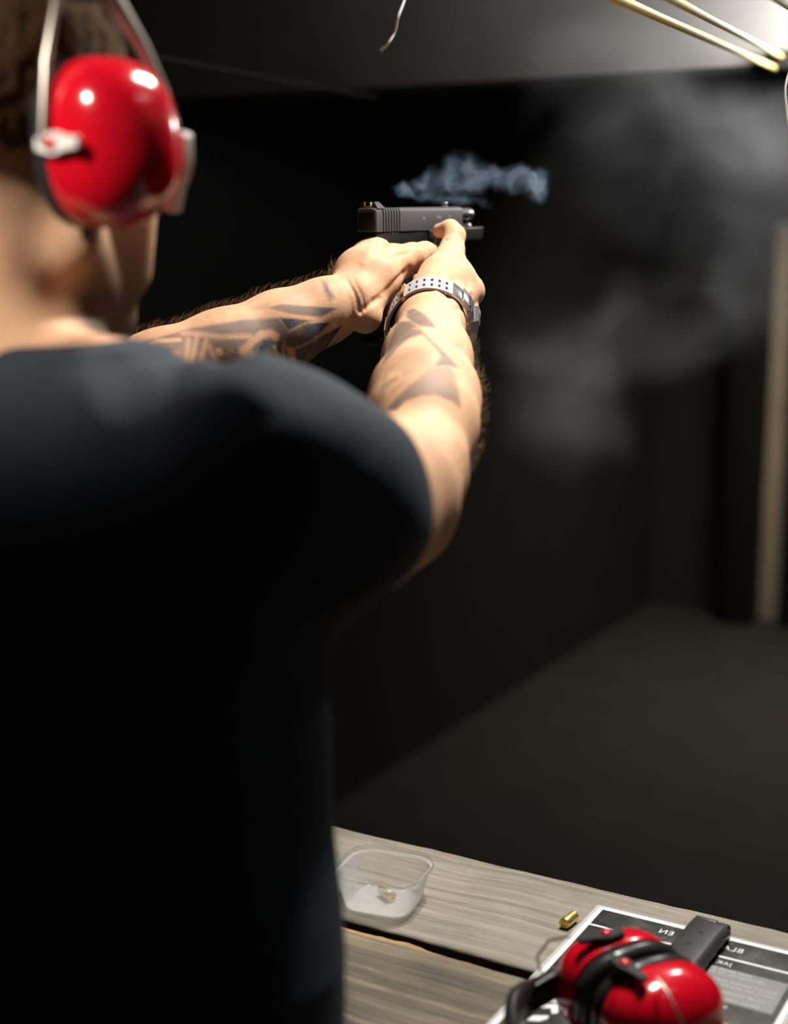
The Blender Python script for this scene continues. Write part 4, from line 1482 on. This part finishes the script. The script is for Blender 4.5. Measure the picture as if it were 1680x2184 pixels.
lhem_c = np.array([-0.955, 0.95, 1.395])
g_shirt = [
    dict(k=0.05, prims=[('tor', TOR_Z, TOR_CX, TOR_CY, TOR_A, TOR_B, 0.05)]),
    dict(k=0.07, prims=[cap(neck1 + np.array([0.0, 0.0, -0.014]), SHR + np.array([-0.035, -0.005, 0.004]), 0.055, 0.050, 0.05), cap(neck1 + np.array([0, 0, -0.005]), SHL + np.array([0.03, 0, 0.01]), 0.060, 0.050, 0.05)]),
    dict(k=0.05, prims=[cap(SHR, P(690, 1065, 0.99), 0.068, 0.066, 0.04), cap(P(690, 1065, 0.99), P(775, 1085, 1.06), 0.066, 0.0655, 0.03)]),
    dict(k=0.06, prims=[cap(SHL, lhem_c + np.array([0, 0.03, 0]), 0.068, 0.064, 0.03)]),
    dict(k=0.003, sub=True, prims=[('cut', hem_c, hem_n, 0.15, 0.002)]),
    dict(k=0.003, sub=True, prims=[('cut', lhem_c, np.array([0, 1.0, 0.0]), 0.12, 0.002)]),
    dict(k=0.003, sub=True, prims=[cap(P(725, 1078, 1.015), P(840, 1060, 1.12), 0.0620, 0.060, 0.002), cap(lhem_c - np.array([0, 0.05, 0]), lhem_c + np.array([0, 0.1, 0]), 0.060, 0.060, 0.002)]),
    dict(k=0.004, sub=True, prims=[cap(hp(0, -0.030, -0.145), hp(0, -0.012, -0.02), 0.0645, 0.075, 0.002)]),
]
fold_lines = [  # soft creases (start, end, width, depth): from the armpit across the back, down the trapezius, at the waist
    (P(500, 745, 0.97), P(480, 930, 0.90), 0.013, 0.016), (P(255, 745, 0.95), P(235, 900, 0.86), 0.013, 0.010), (P(590, 850, 0.92), P(450, 980, 0.88), 0.016, 0.006),
    (P(700, 1250, 0.92), P(560, 1420, 0.84), 0.016, 0.007), (P(690, 1290, 0.9), P(640, 1600, 0.84), 0.014, 0.006), (P(740, 1180, 0.98), P(700, 960, 0.93), 0.016, 0.005),
    (P(700, 1900, 0.80), P(520, 2020, 0.74), 0.018, 0.008), (P(730, 2020, 0.79), P(540, 1900, 0.74), 0.016, 0.006)]


def shirtpost(p, d):
    if np.min(np.abs(d)) > 0.05:
        return d
    for a_, b_, w_, h_ in fold_lines:
        ab = b_ - a_
        t = np.clip(((p - a_) @ ab) / (ab @ ab), 0, 1)
        q_ = p - a_ - t[:, None] * ab
        r2 = (q_ * q_).sum(1) / (w_ * w_)
        e_ = 1 - np.abs(2 * t - 1) ** 3
        d = d + h_ * e_ * np.exp(-r2) - 0.35 * h_ * e_ * np.exp(-np.maximum(0, np.sqrt(r2) - 1.7) ** 2)
    d = d + 0.0012 * np.sin(p[:, 2] * 46 + 3 * np.sin(p[:, 0] * 21)) * np.sin(p[:, 0] * 33 + p[:, 2] * 17)
    return d


sme, _v, _f = sdf_mesh('t_shirt', g_shirt, 0.0033, (-1.06, 0.50, 0.80), (-0.42, 1.06, 1.56), post=shirtpost)
link('t_shirt', sme, M['shirt'], person)

# trousers and shoes (below the picture)
hipx, hipy = -0.69, 0.68
g_leg = [dict(k=0.05, prims=[ell((hipx, hipy, 0.86), (0.175, 0.112, 0.13)), cap((hipx + 0.09, hipy, 0.80), (hipx + 0.13, hipy + 0.03, 0.47), 0.088, 0.064, 0.04),
                             cap((hipx + 0.13, hipy + 0.03, 0.47), (hipx + 0.15, hipy - 0.03, 0.10), 0.064, 0.052, 0.03),
                             cap((hipx - 0.09, hipy, 0.80), (hipx - 0.13, hipy + 0.03, 0.47), 0.088, 0.064, 0.04), cap((hipx - 0.13, hipy + 0.03, 0.47), (hipx - 0.15, hipy - 0.03, 0.10), 0.064, 0.052, 0.03)])]
lme, _v, _f = sdf_mesh('trousers', g_leg, 0.009, (-0.98, 0.5, 0.02), (-0.4, 0.86, 1.02))
link('trousers', lme, M['trouser'], person)
for sx in (0.155, -0.155):
    g_sh = [dict(k=0.02, prims=[cap((hipx + sx, hipy - 0.05, 0.05), (hipx + sx * 1.12, hipy + 0.15, 0.038), 0.046, 0.036, 0.02), cap((hipx + sx, hipy - 0.03, 0.06), (hipx + sx, hipy - 0.03, 0.11), 0.044, 0.046, 0.02)]),
            dict(k=0.004, sub=True, prims=[('cut', np.array([hipx + sx, hipy, 0.004]), np.array([0, 0, -1.0]), 1.0, 0.002)])]
    shm, _v, _f = sdf_mesh('shoe', g_sh, 0.007, (hipx + sx - 0.1, hipy - 0.14, -0.03), (hipx + sx + 0.12, hipy + 0.24, 0.2))
    link('shoe', shm, M['shoe'], person)

# --- arm hair along the forearms
rng = np.random.default_rng(3)


def hairs(name, cand, count, length, rad, flow, parent):
    pick = rng.choice(cand, count)
    vs_, fs_ = [], []
    for i in pick:
        n_ = N[i]
        f_ = flow + rng.normal(0, 0.35, 3)
        f_ = f_ - n_ * (f_ @ n_)
        f_ /= np.linalg.norm(f_) + 1e-9
        L_ = length * rng.uniform(0.5, 1.3)
        s_ = np.cross(n_, f_)
        p0 = V[i] + rng.normal(0, 0.0006, 3)
        curl = rng.normal(0, 0.35)
        b0 = len(vs_)
        for k in range(4):
            t = k / 3
            c_ = p0 + n_ * (L_ * 0.62 * math.sin(t * 1.5)) + f_ * (L_ * t * t * 0.85) + s_ * (L_ * curl * t * t)
            r_ = rad * (1 - 0.8 * t)
            for q_ in range(3):
                an_ = 2.094 * q_
                vs_.append(c_ + (s_ * math.cos(an_) + np.cross(f_, s_) * math.sin(an_)) * r_)
        for k in range(3):
            for q_ in range(3):
                a_, b_ = b0 + 3 * k + q_, b0 + 3 * k + (q_ + 1) % 3
                fs_.append((a_, b_, b_ + 3, a_ + 3))
    hm = bpy.data.meshes.new(name)
    hm.from_pydata([tuple(v) for v in vs_], [], fs_)
    o = link(name, hm, M['armhair'], parent)
    o['kind'] = 'stuff'
    return o


fl = P(742, 640, 1.48) - P(350, 812, 1.41)
fl /= np.linalg.norm(fl)
candL = np.where((ux > 250) & (ux < 745) & (uy < 760) & (uy > 560) & (facing > -0.9) & (facing < 0.22) & (ud > 1.3) & (N[:, 2] > 0.2))[0]
hairs('arm_hair', candL, 1100, 0.0095, 0.00009, fl, person)
fr_ = P(918, 690, 1.435) - P(914, 905, 1.24)
fr_ /= np.linalg.norm(fr_)
candR = np.where((ux > 955) & (ux < 1040) & (uy < 1010) & (uy > 690) & (facing > -0.9) & (facing < 0.25) & (ud > 1.1) & (ud < 1.47))[0]
hairs('arm_hair', candR, 700, 0.0115, 0.00009, fr_, person)

# worn ear defenders
we = empty('ear_defenders')
we.matrix_world = Matrix.Translation(HD) @ (HR @ Matrix.Rotation(math.radians(6), 3, 'X')).to_4x4()
tag(we, 'red ear defenders worn on the head of the shooter', 'ear defenders')


def worn(sg, fb):
    yi = fb * (CW / 2 + 0.0062)
    if fb > 0:  # front plate hangs down, its wire rises from the upper end
        return 0.041, -0.014, -106, [(0.118, yi + 0.003, 0.012), (0.114, yi * 0.97, 0.034), (0.104, yi * 0.78, 0.064), (0.098, yi * 0.45, 0.090), (0.092, 0.009, 0.116)], [0.0026, 0.0028, 0.0055, 0.008, 0.008], 0.004, 1.0
    return 0.032, 0.0, 0, [(0.100, yi, 0.0), (0.100, yi * 0.97, 0.01), (0.098, yi * 0.80, 0.052), (0.094, yi * 0.46, 0.092), (0.091, -0.009, 0.112)], [0.003] * 5, 0.0, 0.72


wband = []
for k in range(33):
    t_ = math.pi * k / 32
    wband.append((0.092 * math.copysign(abs(math.cos(t_)) ** 0.8, math.cos(t_)), 0.104 + 0.060 * math.sin(t_) ** 0.8))
earmuffs(we, 0.076, wband, worn, M['plate_sheen'], M['band_sheen'], 0.036, 0.060)


# ================================================================== smoke and haze
def m_smoke(name, color, density, mask_c, mask_r, warp, scale, ridge_pow, lo, aniso, blobs):
    """blobs: (centre, radii) ellipsoids in world space that hold the smoke"""
    m = bpy.data.materials.new(name)
    m.use_nodes = True
    nt = m.node_tree
    L = nt.links.new
    nt.nodes.remove(nt.nodes['Principled BSDF'])
    vs_ = node(nt, 'ShaderNodeVolumeScatter')
    vs_.inputs['Color'].default_value = color + (1,)
    vs_.inputs['Anisotropy'].default_value = aniso
    L(vs_.outputs[0], nt.nodes['Material Output'].inputs['Volume'])
    geo = node(nt, 'ShaderNodeNewGeometry')
    # warp the place
    nz = node(nt, 'ShaderNodeTexNoise')
    nz.inputs['Scale'].default_value = warp[0]
    nz.inputs['Detail'].default_value = warp[2]
    L(geo.outputs['Position'], nz.inputs['Vector'])
    off = node(nt, 'ShaderNodeVectorMath', operation='SUBTRACT')
    off.inputs[1].default_value = (0.5, 0.5, 0.5)
    L(nz.outputs['Color'], off.inputs[0])
    wp_ = node(nt, 'ShaderNodeVectorMath', operation='MULTIPLY_ADD')
    wp_.inputs[1].default_value = (warp[1],) * 3
    L(off.outputs[0], wp_.inputs[0])
    L(geo.outputs['Position'], wp_.inputs[2])
    tex = node(nt, 'ShaderNodeTexNoise')
    tex.inputs['Scale'].default_value = scale
    tex.inputs['Detail'].default_value = 3
    tex.inputs['Roughness'].default_value = 0.55
    L(wp_.outputs[0], tex.inputs['Vector'])
    val = tex.outputs['Fac']
    if ridge_pow:
        a1 = node(nt, 'ShaderNodeMath', operation='MULTIPLY_ADD')
        a1.inputs[1].default_value = 2.6
        a1.inputs[2].default_value = -1.3
        L(val, a1.inputs[0])
        a2 = node(nt, 'ShaderNodeMath', operation='ABSOLUTE')
        L(a1.outputs[0], a2.inputs[0])
        a3 = node(nt, 'ShaderNodeMath', operation='SUBTRACT', use_clamp=True)
        a3.inputs[0].default_value = 1.0
        L(a2.outputs[0], a3.inputs[1])
        a4 = node(nt, 'ShaderNodeMath', operation='POWER')
        a4.inputs[1].default_value = ridge_pow
        L(a3.outputs[0], a4.inputs[0])
        val = a4.outputs[0]
    else:
        mr = node(nt, 'ShaderNodeMapRange')
        mr.inputs['From Min'].default_value = lo[0]
        mr.inputs['From Max'].default_value = lo[1]
        L(val, mr.inputs['Value'])
        val = mr.outputs[0]
    tot = None
    for c, r, wgt in blobs:
        sb = node(nt, 'ShaderNodeVectorMath', operation='SUBTRACT')
        sb.inputs[1].default_value = tuple(c)
        L(wp_.outputs[0], sb.inputs[0])
        dv = node(nt, 'ShaderNodeVectorMath', operation='DIVIDE')
        dv.inputs[1].default_value = tuple(r)
        L(sb.outputs[0], dv.inputs[0])
        ln = node(nt, 'ShaderNodeVectorMath', operation='LENGTH')
        L(dv.outputs[0], ln.inputs[0])
        mr = node(nt, 'ShaderNodeMapRange', interpolation_type='SMOOTHSTEP')
        mr.inputs['From Min'].default_value = 1.0
        mr.inputs['From Max'].default_value = 0.25
        mr.inputs['To Max'].default_value = wgt
        L(ln.outputs['Value'], mr.inputs['Value'])
        if tot is None:
            tot = mr.outputs[0]
        else:
            mxn = node(nt, 'ShaderNodeMath', operation='MAXIMUM')
            L(tot, mxn.inputs[0])
            L(mr.outputs[0], mxn.inputs[1])
            tot = mxn.outputs[0]
    mu = node(nt, 'ShaderNodeMath', operation='MULTIPLY')
    L(val, mu.inputs[0])
    L(tot, mu.inputs[1])
    md = node(nt, 'ShaderNodeMath', operation='MULTIPLY')
    md.inputs[1].default_value = density
    L(mu.outputs[0], md.inputs[0])
    L(md.outputs[0], vs_.inputs['Density'])
    return m


def volume(name, lo_, hi_, m, label, cat):
    o = box(name, lo_, hi_, m)
    tag(o, label, cat, kind='stuff')
    return o


SD = 1.60
blobs = []
for px, py, rx, ry, wgt in ((870, 412, 45, 24, 1.0), (905, 405, 45, 34, 0.9), (930, 395, 60, 42, 0.8), (1000, 372, 75, 58, 1.0), (1060, 385, 60, 45, 0.75), (1110, 385, 55, 42, 0.8), (1152, 398, 36, 42, 1.1), (960, 425, 110, 18, 0.6)):
    blobs.append((P(px, py, SD + 0.0002 * (px - 900)), (rx / FPX * SD, 0.022, ry / FPX * SD), wgt))
cs = np.array([b_[0] for b_ in blobs])
ms = m_smoke('gun_smoke', (0.44, 0.63, 0.90), 21.0, None, None, (18, 0.06, 5), 42, 6.0, None, 0.1, blobs)
ms.cycles.volume_step_rate = 0.14
volume('gun_smoke', tuple(cs.min(0) - 0.045), tuple(cs.max(0) + 0.045), ms, 'thin blue grey wisps of smoke rising above the pistol slide', 'smoke')

HDp = 2.12
hb = []
for px, py, rx, ry, wgt in ((1430, 235, 240, 110, 0.9), (1560, 400, 210, 210, 0.8), (1380, 430, 230, 180, 0.6), (1500, 580, 240, 180, 0.9), (1310, 770, 180, 140, 1.7), (1420, 700, 230, 160, 1.5), (1270, 940, 180, 140, 0.8), (1580, 620, 170, 200, 1.0)):
    p = ony(px, py, 2.06)
    hb.append((p, (rx / FPX * 2.3, 0.30, ry / FPX * 2.3), wgt))
mh = m_smoke('lane_haze', (0.86, 0.88, 0.93), 2.0, None, None, (2.6, 0.35, 2), 3.6, 0, (0.41, 0.69), 0.25, hb)
mh.cycles.volume_step_rate = 1.4
volume('lane_haze', (-1.35, 1.78, 1.0), (0.0, 2.36, 1.98), mh, 'soft grey haze of smoke drifting in the lane beyond the arms', 'haze')
